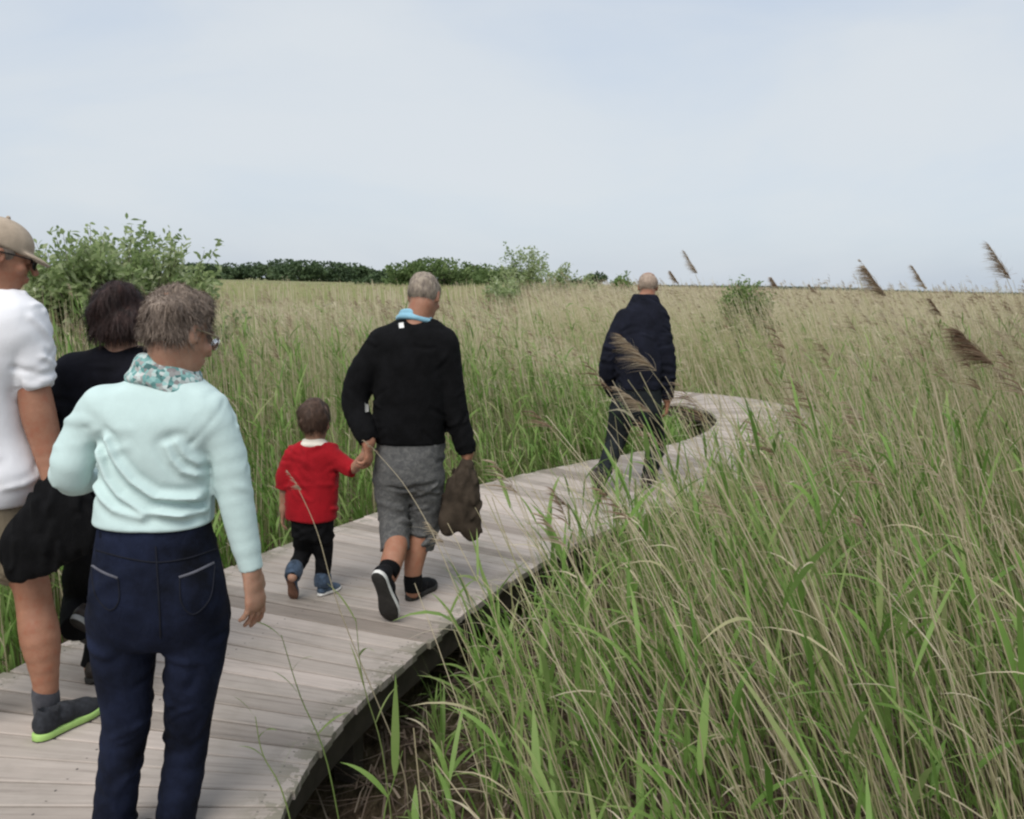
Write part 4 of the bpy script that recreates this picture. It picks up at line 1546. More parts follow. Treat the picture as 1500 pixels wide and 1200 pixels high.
def hair(fig, mat, r=(.088, .106, .10), c=(0, -.016, .030), keep=None, noise=.008, nf=60, strands=900, length=.03, flow=(0, -.4, -1.0), seed=2, res=.005, w=.0016, puff=0.5, name='hair', lobes=()):
    """volume of hair with strands growing out of it"""
    k = fig.hk
    cc = fig.H(*c)
    m = max(r) * k + .05
    S = Solid(cc - m, cc + m, res)
    S.ball(cc, np.array(r) * k, fig.hA, 0)
    for lc, lr in lobes:
        S.ball(fig.H(*lc), np.array(lr) * k, fig.hA, .02)
    for (x, y, z), n in keep or ():
        S.cut_plane(fig.H(x, y, z), n[0] * fig.hr + n[1] * fig.hf + n[2] * fig.hu, .015)
    S.displace(lambda P: wob(P, nf, seed, noise) + wob(P, nf * 2.4, seed + 1, noise * .5))
    v, f = S.mesh()
    nq = len(v)
    mats = [mat]
    # strands
    tri = v[f]
    nrm = np.cross(tri[:, 1] - tri[:, 0], tri[:, 3] - tri[:, 0])
    nrm /= np.linalg.norm(nrm, axis=1)[:, None] + 1e-12
    rg = np.random.default_rng(seed + 40)
    pick_ = rg.integers(0, len(f), strands)
    p0 = tri[pick_].mean(1)
    n0 = nrm[pick_]
    fl = flow[0] * fig.hr + flow[1] * fig.hf + flow[2] * fig.hu
    d = fl[None] - n0 * (n0 @ fl)[:, None] + n0 * puff + rg.normal(0, .45, (strands, 3))
    d /= np.linalg.norm(d, axis=1)[:, None]
    L = length * k * rg.uniform(.5, 1.3, strands)
    s = np.linspace(0, 1, 4)[None, :, None]
    path = p0[:, None] - n0[:, None] * .002 + d[:, None] * L[:, None, None] * s + (np.array([0, 0, -.5]) - n0 * .2)[:, None] * (L[:, None, None] * s * s)
    side = np.cross(d, n0)
    side /= np.linalg.norm(side, axis=1)[:, None] + 1e-9
    ww = (w * rg.uniform(.7, 1.5, strands))[:, None] * np.array([1, 1, .8, .1])[None] * 0.5
    vv = np.stack([path - side[:, None] * ww[..., None], path + side[:, None] * ww[..., None]], 2).reshape(-1, 3)
    b = nq + np.arange(strands)[:, None] * 8 + np.arange(3)[None] * 2
    f2 = np.stack([b, b + 1, b + 3, b + 2], -1).reshape(-1, 4)
    return mesh_obj(name, np.vstack([v, vv]), [np.vstack([f, f2])], mat, fig.root, fig.base, True)


SOLE_T = np.array([0, .02, .06, .13, .3, .45, .6, .72, .83, .92, .97, 1.0])
SOLE_W = np.array([.010, .020, .028, .033, .031, .033, .041, .046, .044, .034, .021, .008])


def shoe(fig, heel, d, up, L, mat, sole_mat, res=.005, rim_mat=None, sole_h=.024, k=None, name='shoe', ankle_h=.085):
    """trainer: upper with an ankle opening on a shaped sole; heel = back lower edge, d = towards the toe"""
    k = k or L / .28
    d = unit(d)
    up = unit(np.asarray(up) - d * (np.asarray(up) @ d))
    x = np.cross(d, up)
    heel = np.asarray(heel, float)
    P = lambda a, b, c: heel + k * (a * x + b * d + c * up)
    m = L + .08
    S = Solid(np.minimum(heel, heel + d * L) - .1 * k - .03, np.maximum(heel, heel + d * L) + .1 * k + .06, res)
    S.cone(P(0, .040, .045), P(0, .12, .055), .034 * k, .034 * k, 0)
    S.cone(P(0, .12, .052), P(0, .205, .034), .036 * k, .034 * k, .02)
    S.cone(P(.003, .19, .030), P(.002, .242, .026), .041 * k, .031 * k, .02, flat=(up, .8))
    S.cone(P(0, .045, .050), P(0, .058, ankle_h), .036 * k, .035 * k, .015)
    S.cone(P(0, .060, ankle_h + .01), P(0, .060, ankle_h + .05), .030 * k, .032 * k, .004, 'cut')
    S.cut_plane(P(0, 0, .016), -up, .003)
    S.displace(lambda Q: wob(Q, 70, 5, .0016))
    o = fig.part(name, S, mat)
    w = np.interp(np.linspace(0, 1, 26), SOLE_T, SOLE_W)
    t = np.linspace(0, 1, 26)
    lat = 0.006 * np.sin(t * math.pi * 1.2)
    outline = [(w_ + la, tt * .28) for w_, tt, la in zip(w, t, lat)] + [(-w_ + la, tt * .28) for w_, tt, la in zip(w[::-1], t[::-1], lat[::-1])]
    n = len(outline)
    v = []
    for z, sc_ in ((0.0, .93), (.004, 1.0), (sole_h, 1.02), (sole_h + .003, .93)):
        for a, b in outline:
            v.append(P(a * sc_, .14 + (b - .14) * (.985 if sc_ < 1 else 1), z + .010 * max(0, (b - .23) / .05) * (1 if z < .01 else .5)))
    f = [[i + r * n, (i + 1) % n + r * n, (i + 1) % n + (r + 1) * n, i + (r + 1) * n] for r in range(3) for i in range(n)]
    h = n // 2
    f += [[i + 1, i, n - 1 - i, n - 2 - i] for i in range(h - 1)]
    f += [[3 * n + i, 3 * n + i + 1, 4 * n - 2 - i, 4 * n - 1 - i] for i in range(h - 1)]
    mats = [rim_mat or sole_mat, sole_mat]
    mi = [0] * (3 * n) + [1] * (h - 1) + [0] * (h - 1)
    mi[0:n] = [1] * n
    mesh_obj('sole', v, np.array(f), mats, o, (0, 0, 0) if False else fig.base, True, None, mi)
    return o


def patch_on(fig, target, name, outline_px, mat, thick=.0015, n=10):
    """a small flat badge laid on the back of a garment; outline in photo measure, carried to the cloth along the line of sight from behind"""
    me = target.data
    bv = BVHTree.FromPolygons([v.co for v in me.vertices], [tuple(p.vertices) for p in me.polygons])
    pts = np.array(outline_px, float)
    c = pts.mean(0)
    v = []
    for off in (0.0005, thick + .001):
        for ring in (0.0, 0.5, 1.0):
            for p in pts:
                q = c + (p - c) * ring
                a = fig.J(*q, -0.6) - fig.base
                b = fig.J(*q, 0.3) - fig.base
                hit = bv.ray_cast(Vector(a), Vector(b - a).normalized())
                if hit[0] is None:
                    return None
                v.append(np.array(hit[0]) - unit(b - a) * off)
    m = len(pts)
    f = []
    for r in range(2):
        for i in range(m):
            f.append((3 * m + r * m + i, 3 * m + r * m + (i + 1) % m, 3 * m + (r + 1) * m + (i + 1) % m, 3 * m + (r + 1) * m + i))
    for i in range(m):
        f.append((2 * m + i, 2 * m + (i + 1) % m, 5 * m + (i + 1) % m, 5 * m + i))
    return mesh_obj(name, np.array(v) + fig.base, np.array(f), mat, target, fig.base, True)


def seam_on(fig, target, name, line_px, width, mat, lift=.002, n=14, dash=False):
    """a raised seam or row of stitching along a line on the back of a garment"""
    me = target.data
    bv = BVHTree.FromPolygons([v.co for v in me.vertices], [tuple(p.vertices) for p in me.polygons])
    v, f = [], []
    for line in line_px:
        q = spline(np.array(line, float), n) if len(line) > 2 else np.linspace(line[0], line[1], n * 2)
        b0 = len(v)
        prev = None
        cnt = 0
        for i, p in enumerate(q):
            a = fig.J(*p, -0.6) - fig.base
            b = fig.J(*p, 0.3) - fig.base
            hit = bv.ray_cast(Vector(a), Vector(b - a).normalized())
            if hit[0] is None:
                continue
            h = np.array(hit[0]) - unit(b - a) * lift
            t = q[min(i + 1, len(q) - 1)] - q[max(i - 1, 0)]
            s = unit(V(t[1], 0, t[0]))
            v += [h - s * width / 2, h + s * width / 2, h - s * width * .3 - unit(b - a) * .0012, h + s * width * .3 - unit(b - a) * .0012]
            cnt += 1
        for i in range(cnt - 1):
            o = b0 + i * 4
            f += [(o, o + 2, o + 6, o + 4), (o + 2, o + 3, o + 7, o + 6), (o + 3, o + 1, o + 5, o + 7)]
    if not f:
        return None
    return mesh_obj(name, np.array(v) + fig.base, np.array(f), mat, target, fig.base, True)


def tube_on(fig, name, pts, r, mat, parent=None, flat=False):
    q = spline(np.array(pts), 6)
    S = Strips()
    n = len(q)
    t = np.gradient(q, axis=0)
    t /= np.linalg.norm(t, axis=1)[:, None]
    ref = V(0.1, 0.2, 1)
    a = np.cross(t, ref)
    a /= np.linalg.norm(a, axis=1)[:, None]
    b = np.cross(t, a)
    v, f = [], []
    sd = 6
    rr = np.broadcast_to(r, (n,))
    for i in range(n):
        for j in range(sd):
            g = 2 * math.pi * j / sd
            v.append(q[i] + rr[i] * (math.cos(g) * a[i] + math.sin(g) * b[i]))
    for i in range(n - 1):
        for j in range(sd):
            f.append((i * sd + j, i * sd + (j + 1) % sd, (i + 1) * sd + (j + 1) % sd, (i + 1) * sd + j))
    return mesh_obj(name, v, np.array(f), mat, parent or fig.root, fig.base, True)


SKIN = skin_mat('skin', (0.39, 0.22, 0.15))
SKIN_RED = skin_mat('sunburnt_skin', (0.33, 0.16, 0.10))


def glasses(fig, frame, lens, k=1.0):
    H = fig.H
    o = tube_on(fig, 'glasses', [H(-.083, -.01, .004), H(-.078, .03, .008), H(-.068, .085, .010), H(-.03, .112, .012), H(0, .118, .010), H(.03, .112, .012), H(.068, .085, .010), H(.078, .03, .008), H(.083, -.01, .004)], .0024, frame)
    for q in (-1, 1):
        c = H(q * .034, .110, -.004)
        v, f = [], []
        for off in (0, .003):
            for i in range(14):
                a = 2 * math.pi * i / 14
                v.append(c + fig.hk * (math.cos(a) * .028 * fig.hr + math.sin(a) * .019 * fig.hu - abs(math.cos(a)) * (math.cos(a) * q > 0) * .014 * fig.hf) + off * fig.hf)
        f4 = [(i, (i + 1) % 14, 14 + (i + 1) % 14, 14 + i) for i in range(14)]
        f4 += [(14 + i, 14 + i + 1, 28 - 2 - i, 28 - 1 - i) for i in range(6)]
        f4 += [(i + 1, i, 13 - i, 12 - i) for i in range(6)]
        mesh_obj('lens', v, np.array(f4), lens, o, fig.base, True)
    return o


def narrow(rows, f, g=None):
    g = g or f
    return [((r[0], (r[1] + r[2]) / 2 - (r[2] - r[1]) / 2 * f, (r[1] + r[2]) / 2 + (r[2] - r[1]) / 2 * f, r[3] * g) + tuple(r[4:])) for r in rows]


def slim(rows, f):
    return [(r[0], r[1], r[2] * f) + tuple(r[3:]) for r in rows]


def make_people():
    black_knit = fabric('black_knit', (0.0045, 0.0045, 0.0052), 0.4, 14, 300, 0.95, 0.0, 0.35)
    black_cloth = fabric('black_cloth', (0.0052, 0.0052, 0.006), 0.4, 10, 300, 0.9, 0.0, 0.4)
    dark_sole = plain('black_rubber', (0.03, 0.028, 0.026), 0.7, 0.3)
    white_rub = plain('white_rubber', (0.72, 0.71, 0.68), 0.55, 0.1)
    shoe_black = fabric('black_shoe_mesh', (0.010, 0.010, 0.012), 0.4, 40, 500, 0.8, 0.0, 0.4)
    black_gloss = plain('black_plastic', (0.012, 0.011, 0.011), 0.2, 0.1)

    # ---------------------------------------------------------------- woman in the mint sweater
    g = on_level(228, 1236)
    A = Fig(2.42, g, .0042, 'grey-haired woman in mint sweater and dark blue jeans walking at the front left', SKIN)
    hc = A.J(262, 486, .03)
    A.head(hc, (.50, .78, -.34), (.12, .28, .95), .95)
    A.neck(A.J(246, 560, .02), .056, .054)
    torso = [(546, 210, 284, .058, .03), (560, 180, 305, .080, .02), (578, 148, 318, .098, .012), (610, 139, 324, .112, 0), (650, 142, 322, .116, 0), (700, 144, 320, .112, 0), (730, 140, 316, .116, 0), (752, 138, 315, .124, 0), (765, 136, 315, .129, 0)]
    pel = [(748, 146, 308, .108, 0), (790, 136, 320, .126, -.005), (850, 128, 333, .145, -.012), (890, 127, 336, .142, -.01), (920, 132, 332, .125, 0), (942, 146, 320, .09, 0)]
    armL = [(152, 594, 64), (122, 640, 62), (104, 693, 60, -.01), (125, 700, 46, .13), (142, 688, 34, .24)]
    armR = [(306, 602, 66), (331, 665, 60), (345, 730, 54), (356, 782, 46), (368, 834, 37)]
    legL = [(183, 905, 112), (182, 950, 102), (183, 1000, 86), (185, 1052, 74), (177, 1110, 68), (168, 1195, 66), (165, 1246, 66)]
    legR = [(283, 905, 108), (287, 950, 96), (281, 1000, 86, .03), (276, 1050, 73, .06), (272, 1100, 66, .07), (259, 1190, 66, .05), (256, 1240, 66, .05)]
    torso, pel = narrow(torso, .955, .95), narrow(pel, .915, .91)
    armL, armR, legL, legR = slim(armL, .91), slim(armR, .90), slim(legL, .90), slim(legR, .90)
    A.torso(torso)
    A.torso(pel)
    A.flesh(armL, .78)
    A.flesh(armR, .78)
    A.flesh(legL[:-1], .8)
    A.flesh(legR[:-1], .8)
    A.hand(A.J(369, 838), V(.10, .02, -1), V(-.80, .35, 0), V(-.45, .9, 0), 1.0, .42)
    A.hand(A.J(146, 686, .28), V(.5, .8, .05), V(.5, -.3, -.8), V(-.2, .2, 1), .96, .8)
    ex = np.array([r for r in [A.J(60, 400, -.2), A.J(400, 1240, .4)]])
    A.body((ex[:, 0].min(), A.D - .28, 0.02), (ex[:, 0].max() + .1, A.D + .5, 1.72))
    A.eyes()
    t = NT('clear_lens')
    b = t.bsdf((.9, .92, .92), .22, spec=.08)
    b.inputs['Transmission Weight'].default_value = 0.95
    clear = t.out(b.outputs['BSDF'])
    mint = fabric('mint_knit', (0.52, 0.655, 0.64), 0.05, 10, 320, 0.92, 0.1, 0.14)

    def ridge(lines):
        P3 = [np.array([[A.J(*q)[0], A.J(*q)[2]] for q in l]) for l in lines]

        def fn(P):
            o = np.zeros(len(P))
            back = P[:, 1] < A.D - .02
            P2 = P[back][:, [0, 2]]
            for l, amp in zip(P3, (.014, .011, .009, .010, .009, .008, .008, .006)):
                d = polyline_dist(P2, l)
                o[back] += amp * np.exp(-(d / .010) ** 2) - amp * .5 * np.exp(-((d - .024) / .014) ** 2)
            return o
        return fn
    folds = ridge([[(178, 636), (192, 664), (216, 692), (250, 716), (302, 722)], [(160, 655), (178, 692), (198, 714), (236, 736), (288, 742)],
                   [(152, 706), (170, 720), (190, 732), (232, 744)], [(266, 645), (274, 664), (286, 680), (302, 688)],
                   [(278, 640), (290, 660), (303, 672)], [(258, 734), (285, 742), (306, 742)]])
    sw = garment(A, 'sweater', mint, torso, (armL, armR), .0044, .035, .0024, 20, folds, seed=3, nf=30)
    denim = fabric('dark_denim', (0.0075, 0.0105, 0.0245), 0.8, 5, 500, 0.9, 0.0, 0.5)
    def seat(S):
        for px in (182, 284):
            S.ball(A.J(px, 876, -.066), V(.072, .07, .085), None, .05)
    jn = garment(A, 'jeans', denim, pel, (legL, legR), .0048, .038, .0036, 20, None, seed=5, nf=60, pre=seat)
    stitch = plain('pale_stitching', (0.10, 0.10, 0.12), 0.8, 0.3)
    seamm = plain('dark_seam', (0.004, 0.005, 0.011), 0.85, 0.3)
    for ln in ([(131, 826), (150, 838), (172, 847)], [(262, 846), (285, 838), (314, 824)]):
        seam_on(A, jn, 'pocket_trim', [ln], .007, stitch)
    for ln in ([(133, 832), (140, 872), (160, 894), (174, 880), (173, 848)], [(263, 848), (266, 884), (284, 900), (308, 876), (315, 828)]):
        seam_on(A, jn, 'pocket_seam', [ln], .004, seamm)
    seam_on(A, jn, 'back_seam', [[(228, 800), (231, 850), (234, 900), (235, 935)]], .005, seamm)
    seam_on(A, jn, 'yoke_seam', [[(140, 806), (185, 818), (230, 824), (275, 818), (318, 804)]], .005, seamm)
    belt = garment(A, 'waistband', fabric('denim_waistband', (0.0045, 0.006, 0.014), 0.4, 9, 400, .9, 0), narrow([(766, 144, 311, .113, 0), (774, 142, 313, .118, -.001), (782, 139, 317, .123, -.003)], .915, .91), (), .0048, fold=.0008, seed=6, off=.0015, parent=jn)
    hm = hair(A, hair_mat('grey_brown_hair', (0.055, 0.038, 0.030), (0.38, 0.30, 0.24), 34), (.082, .098, .090), (0, -.018, .024),
              [((0, .062, .0), (0, 1, -.35)), ((0, 0, -.082), (0, .25, -1))], .015, 36, 9000, .026, (0.25, -.2, -.35), 4, .0044, .0013, .95,
              lobes=[((-.02, -.065, .05), (.052, .042, .048)), ((.04, -.055, .055), (.046, .046, .042)), ((0, .01, .088), (.055, .065, .032))])
    glasses(A, plain('gold_wire', (0.25, 0.2, 0.13), 0.35), clear)
    t = NT('scarf_print')
    vo = t.n('ShaderNodeTexVoronoi')
    vo.inputs['Scale'].default_value = 95
    tc = t.n('ShaderNodeTexCoord')
    t.l(tc.outputs['Object'], vo.inputs['Vector'])
    c = t.ramp(vo.outputs['Color'], [(0.0, (0.03, 0.06, 0.06)), (0.3, (0.13, 0.30, 0.29)), (0.45, (0.32, 0.52, 0.50)), (0.6, (0.55, 0.62, 0.60)), (0.8, (0.22, 0.2, 0.2)), (1, (0.62, 0.62, 0.6))])
    b = t.bsdf(c, 0.9, t.noise(60, 3), 0.3, .004)
    sm = t.out(b.outputs['BSDF'])
    S = Solid(A.J(246, 552) - V(.14, .14, .09), A.J(246, 552) + V(.14, .17, .10), .0045)
    cc = A.J(247, 553, .03)
    for lvl, (dz, rad_, rr) in enumerate(((.018, .066, .021), (-.004, .078, .023), (-.026, .092, .018))):
        ring = [cc + V(math.cos(a) * rad_ * 1.0, math.sin(a) * rad_ * .88, dz - .022 * math.cos(a) - .018 * math.sin(a) + .006 * math.sin(3 * a + lvl)) for a in np.linspace(0, 2 * math.pi, 15)]
        S.chain(ring, [rr] * 15, .008)
    S.displace(lambda P: wob(P * np.array([1, 1, 2.2]), 55, 8, .005))
    A.part('scarf', S, sm)
    shoe(A, A.J(163, 1240, -.2) * V(1, 1, 0), V(.02, 1, 0), V(0, 0, 1), .25, shoe_black, dark_sole)
    shoe(A, A.J(250, 1236, -.25) * V(1, 1, 0), V(-.02, 1, 0), V(0, 0, 1), .25, shoe_black, dark_sole)

    # ---------------------------------------------------------------- man in the white t-shirt
    g = on_level(70, 1072)
    W = Fig(3.1, g, .0048, 'tall man in beige cap and white t-shirt at the left edge of the boardwalk', SKIN_RED)
    W.head(W.J(2, 372, .02), (.80, .48, -.30), (.22, .12, .95), 1.0)
    W.neck(W.J(-14, 440, 0), .064, .062)
    torso = [(424, -52, 24, .065, 0), (436, -80, 34, .09, 0), (452, -98, 50, .11, 0), (485, -108, 58, .13, 0), (520, -108, 48, .138, 0), (570, -104, 34, .14, 0), (625, -100, 38, .138, 0), (660, -98, 50, .14, 0), (692, -98, 63, .145, 0), (712, -98, 58, .145, 0), (736, -96, 46, .14, 0)]
    pel = [(724, -94, 42, .13, 0), (780, -98, 42, .14, 0), (812, -96, 42, .135, 0)]
    slv = [(24, 474, 76), (44, 515, 60), (48, 545, 54), (49, 564, 53)]
    slvL = [(-84, 474, 84), (-108, 520, 66), (-112, 562, 56)]
    arm = [(42, 500, 42), (48, 560, 42), (56, 605, 45), (66, 645, 40), (75, 690, 29, -.02), (80, 712, 25, -.03)]
    armL_ = [(-96, 500, 44), (-112, 560, 45), (-118, 615, 44), (-112, 680, 36, .08), (-108, 720, 26, .12)]
    shR = [(4, 780, 86), (20, 808, 80), (30, 832, 76)]
    shL = [(-60, 790, 86), (-66, 830, 78), (-70, 862, 74)]
    legR = [(20, 810, 60), (44, 852, 49), (51, 888, 48), (59, 935, 53, -.02), (66, 990, 36, -.03), (68, 1030, 31, -.03), (68, 1056, 32, -.02)]
    legL = [(-62, 810, 62), (-70, 855, 52), (-72, 905, 52, -.1), (-90, 960, 54, -.1), (-104, 1020, 34, -.15), (-106, 1040, 30, -.15)]
    W.torso(torso)
    W.torso(pel)
    for l in (arm, armL_, legR, legL):
        W.flesh(l)
    W.hand(W.J(81, 716, -.03), V(.12, -.1, -1), V(-.3, -.9, 0), V(-.8, .4, 0), 1.06, 1.0)
    W.hand(W.J(-108, 724, .12), V(0, .2, -1), V(1, 0, 0), V(0, 1, 0), 1.06, .5)
    W.body((W.J(-150, 700)[0], W.D - .5, 0.0), (W.J(120, 700)[0], W.D + .35, 1.95))
    W.eyes()
    white = fabric('white_cotton', (0.81, 0.81, 0.84), 0.03, 10, 320, 0.9, 0.05, 0.10)
    garment(W, 't_shirt', white, torso, (slv, slvL), .006, .05, .0042, 14, None, seed=13, nf=50)
    khaki = fabric('khaki_cotton', (0.20, 0.165, 0.115), 0.2, 12, 320, 0.9, 0.05, 0.3)
    garment(W, 'shorts', khaki, pel, (shR, shL), .006, .05, .005, 20, None, seed=14)
    # cap
    capm = fabric('beige_cotton', (0.42, 0.34, 0.26), 0.12, 18, 420, 0.9, 0.05, 0.25)
    S = Solid(W.hc - .2, W.hc + .24, .005)
    S.ball(W.H(0, -.012, .038), V(.088, .106, .086), W.hA, 0)
    S.cut_plane(W.H(0, .0, .024), unit(-W.hu - .12 * W.hf), .004)
    S.ball(W.H(0, .088, .020), V(.074, .072, .009), np.array([W.hr, unit(W.hf - .22 * W.hu), unit(W.hu + .22 * W.hf)]), .006)
    S.displace(lambda P: wob(P, 40, 3, .0022))
    cap = W.part('cap', S, capm)
    v, f = ball_mesh(W.H(0, -.012, .126), .008, 8, 6)
    mesh_obj('cap_button', v, f, capm, cap, W.base, True)
    glasses(W, black_gloss, black_gloss)
    hair(W, hair_mat('short_grey_hair', (0.10, 0.075, 0.06), (0.28, 0.23, 0.19), 70), (.081, .100, .088), (0, -.016, .022),
         [((0, .045, 0), (0, 1, 0)), ((0, 0, -.055), (0, .3, -1)), ((0, 0, .05), (0, 0, 1))], .003, 90, 500, .014, (0, -.3, -1), 15, .005, .0016, .4)
    navy_shoe = fabric('charcoal_trainer', (0.028, 0.030, 0.036), 0.4, 40, 500, 0.8, 0.05, 0.4)
    lime = plain('lime_rubber', (0.36, 0.56, 0.17), 0.5, 0.1)
    grey_sock = fabric('grey_sock', (0.06, 0.06, 0.07), 0.2, 30, 500)
    hl, toe = on_level(50, 1088), on_level(138, 1042)
    shoe(W, hl, toe - hl, V(0, 0, 1), .295, navy_shoe, dark_sole, .0048, lime, .023)
    garment(W, 'sock', grey_sock, None, ([(66, 1012, 37, -.03), (68, 1032, 34, -.03), (68, 1050, 35, -.02)],), .005, fold=.001, seed=3)
    hl = W.J(-108, 1052, -.2) * V(1, 1, 0)
    shoe(W, hl, V(-.05, 1, 0), V(0, 0, 1), .295, navy_shoe, dark_sole, .006, lime, .023)
    garment(W, 'sock', grey_sock, None, ([(-102, 1005, 38, -.15), (-106, 1042, 35, -.15)],), .006, fold=.001, seed=3)

    # black jacket hanging from his hand
    Z = Fig(2.96, on_level(70, 1072), .006, '', SKIN)
    S = Solid(Z.J(-25, 690) - V(.05, .2, .62), Z.J(150, 680) + V(.05, .25, .06), .006)
    for rows in ([(98, 706, 44), (104, 745, 60), (112, 790, 42)], [(92, 712, 50), (75, 762, 84), (62, 815, 62)], [(84, 730, 50), (48, 790, 82), (26, 832, 46)], [(70, 760, 70), (34, 800, 66), (18, 815, 40)], [(96, 740, 60), (88, 790, 60), (82, 816, 30)]):
        p, r = Z.limb(rows)
        S.chain(p, r, .018, flat=(V(0, 1, 0), .55))
    crumple(S, 40, .0065, 4)
    v, f = S.mesh()
    o = mesh_obj('jacket', v, f, black_cloth, None, Z.J(92, 712), True)
    tag(o, 'black jacket dangling from the hand of the man in the white t-shirt', 'jacket')

    # ---------------------------------------------------------------- woman in black
    g = on_level(134, 1000)
    K = Fig(3.45, g, .0055, 'dark-haired woman dressed in black, half hidden behind the woman in mint', SKIN)
    K.head(K.J(180, 462, .04), (.05, .92, -.42), (0, .4, .92), .98)
    K.neck(K.J(178, 520, 0), .056, .054)
    torso = [(506, 148, 208, .058, .02), (520, 122, 226, .085, .01), (540, 98, 236, .105, 0), (580, 92, 240, .118, 0), (640, 96, 238, .118, 0), (710, 98, 236, .118, 0), (792, 98, 240, .135, 0)]
    pel = [(780, 102, 236, .125, 0), (830, 99, 238, .14, 0), (855, 106, 232, .12, 0), (872, 118, 220, .09, 0)]
    armL = [(110, 548, 60), (96, 606, 54), (100, 662, 46, .0), (112, 700, 38, .14), (120, 716, 30, .2)]
    armR = [(232, 548, 60), (246, 606, 54), (244, 662, 46, .02), (236, 710, 38, .14), (232, 725, 30, .2)]
    legL = [(130, 850, 68), (124, 878, 58, .03), (116, 900, 50, -.08), (111, 922, 42, -.19)]
    legR = [(196, 850, 68), (172, 890, 56, .1), (150, 940, 44, .05), (137, 978, 38, .02)]
    K.torso(torso)
    K.torso(pel)
    for l in (armL, armR, legL[:-1], legR):
        K.flesh(l, .7)
    K.hand(K.J(122, 720, .22), V(.2, .6, -.6), V(.6, .2, 0), V(.2, .5, .6), .95, .6)
    K.hand(K.J(231, 730, .22), V(-.1, .6, -.6), V(-.6, .2, 0), V(-.2, .5, .6), .95, .6)
    K.body((K.J(60, 700)[0], K.D - .35, 0.0), (K.J(275, 700)[0], K.D + .5, 1.7))
    K.eyes()
    navyk = fabric('black_jersey', (0.007, 0.007, 0.011), 0.4, 12, 320, 0.9, 0.0, 0.3)
    garment(K, 'cardigan', navyk, torso, (armL, armR), .0065, .045, .005, 20, None, seed=23)
    garment(K, 'trousers', black_cloth, pel, (legL, legR), .0065, .045, .004, 22, None, seed=24)
    hair(K, hair_mat('dark_brown_hair', (0.008, 0.005, 0.005), (0.045, 0.02, 0.016), 40), (.100, .112, .108), (0, -.024, .020),
         [((0, .065, 0), (0, 1, -.2)), ((0, 0, -.125), (0, .0, -1))], .011, 38, 6000, .05, (0, -.1, -1), 25, .0055, .0013, .4,
         lobes=[((-.05, -.05, -.05), (.055, .06, .065)), ((.05, -.05, -.05), (.055, .06, .065)), ((0, -.08, -.06), (.07, .045, .06))])
    brown_shoe = plain('dark_leather', (0.03, 0.022, 0.018), 0.5, 0.3)
    hl = on_level(128, 1003)
    shoe(K, hl, V(.22, 1, 0), V(0, 0, 1), .25, brown_shoe, dark_sole, .006)
    toe = K.J(128, 940, -.12)
    hl = K.J(108, 908, -.24)
    shoe(K, hl, toe - hl, V(.2, .6, .8), .25, brown_shoe, dark_sole, .006, plain('grey_rubber', (0.3, 0.3, 0.29), 0.6))

    # ---------------------------------------------------------------- man in the black sweater
    g = on_level(600, 882)
    M = Fig(4.45, g, .0058, 'balding man in black sweater and grey shorts leading the child by the hand', SKIN_RED)
    M.head(M.J(622, 433, .05), (.22, .88, -.42), (.08, .42, .9), .98)
    M.neck(M.J(608, 478, .0), .062, .06)
    torso = [(466, 584, 640, .066, .02), (478, 566, 655, .092, .01), (495, 550, 664, .118, 0), (530, 545, 660, .14, 0), (580, 546, 658, .15, 0), (616, 545, 656, .148, 0), (648, 545, 656, .14, 0)]
    pel = [(638, 551, 651, .118, 0), (680, 549, 650, .128, 0), (700, 552, 648, .12, 0), (716, 562, 640, .09, 0)]
    armL = [(562, 505, 52), (531, 552, 48), (521, 592, 41, -.02), (532, 626, 36, -.09), (540, 647, 29, -.12)]
    armR = [(650, 508, 50), (657, 556, 46), (665, 600, 41), (678, 642, 34), (684, 664, 29)]
    shL = [(574, 703, 54), (577, 755, 47), (579, 806, 44, -.07)]
    shR = [(626, 703, 54), (622, 755, 48, .05), (616, 803, 42, .06)]
    legL = [(573, 705, 48), (579, 765, 36, .02), (580, 800, 32, -.1), (573, 826, 30, -.19), (570, 846, 22, -.24)]
    legR = [(627, 705, 48), (622, 765, 36, .05), (610, 806, 32, .03), (605, 838, 25, .0), (605, 866, 22, .0)]
    torso = narrow(torso, .955, .92)
    armL, armR = slim(armL, .92), slim(armR, .92)
    M.torso(torso)
    M.torso(pel)
    for l in (armL, armR):
        M.flesh(l, .76)
    for l in (legL, legR):
        M.flesh(l)
    M.hand(M.J(538, 646, -.125), V(.12, -.05, -1), V(-.8, .2, 0), V(.1, .9, 0), 1.0, .95)
    M.hand(M.J(685, 668), V(.02, .05, -1), V(-.9, .1, 0), V(0, 1, 0), 1.0, 1.1)
    M.body((M.J(490, 700)[0], M.D - .62, 0.0), (M.J(715, 700)[0], M.D + .35, 1.72))
    M.eyes()
    top = garment(M, 'sweater', black_knit, torso, (armL, armR), .0062, .045, .0038, 14, None, seed=33, nf=50)
    t = NT('mottled_grey_cotton')
    n1 = t.noise(44, 4, 0.6, dist=0.8)
    c = t.ramp(n1, [(0.3, (0.070, 0.070, 0.072)), (0.48, (0.098, 0.098, 0.098)), (0.56, (0.12, 0.119, 0.116)), (0.72, (0.155, 0.154, 0.15))])
    b = t.bsdf(c, 0.92, t.noise(60, 4), 0.35, .006)
    camo = t.out(b.outputs['BSDF'])
    garment(M, 'shorts', camo, pel, (shL, shR), .006, .03, .006, 18, None, seed=34, nf=46)
    patch_on(M, top, 'emblem', [(583, 473), (591, 472), (592, 480), (585, 481)], white_rub)
    patch_on(M, top, 'sleeve_label', [(534, 590), (540, 590), (540, 603), (535, 604)], plain('grey_label', (0.38, 0.38, 0.36), 0.7))
    blue = fabric('light_blue_cotton', (0.24, 0.46, 0.58), 0.12, 20, 420)
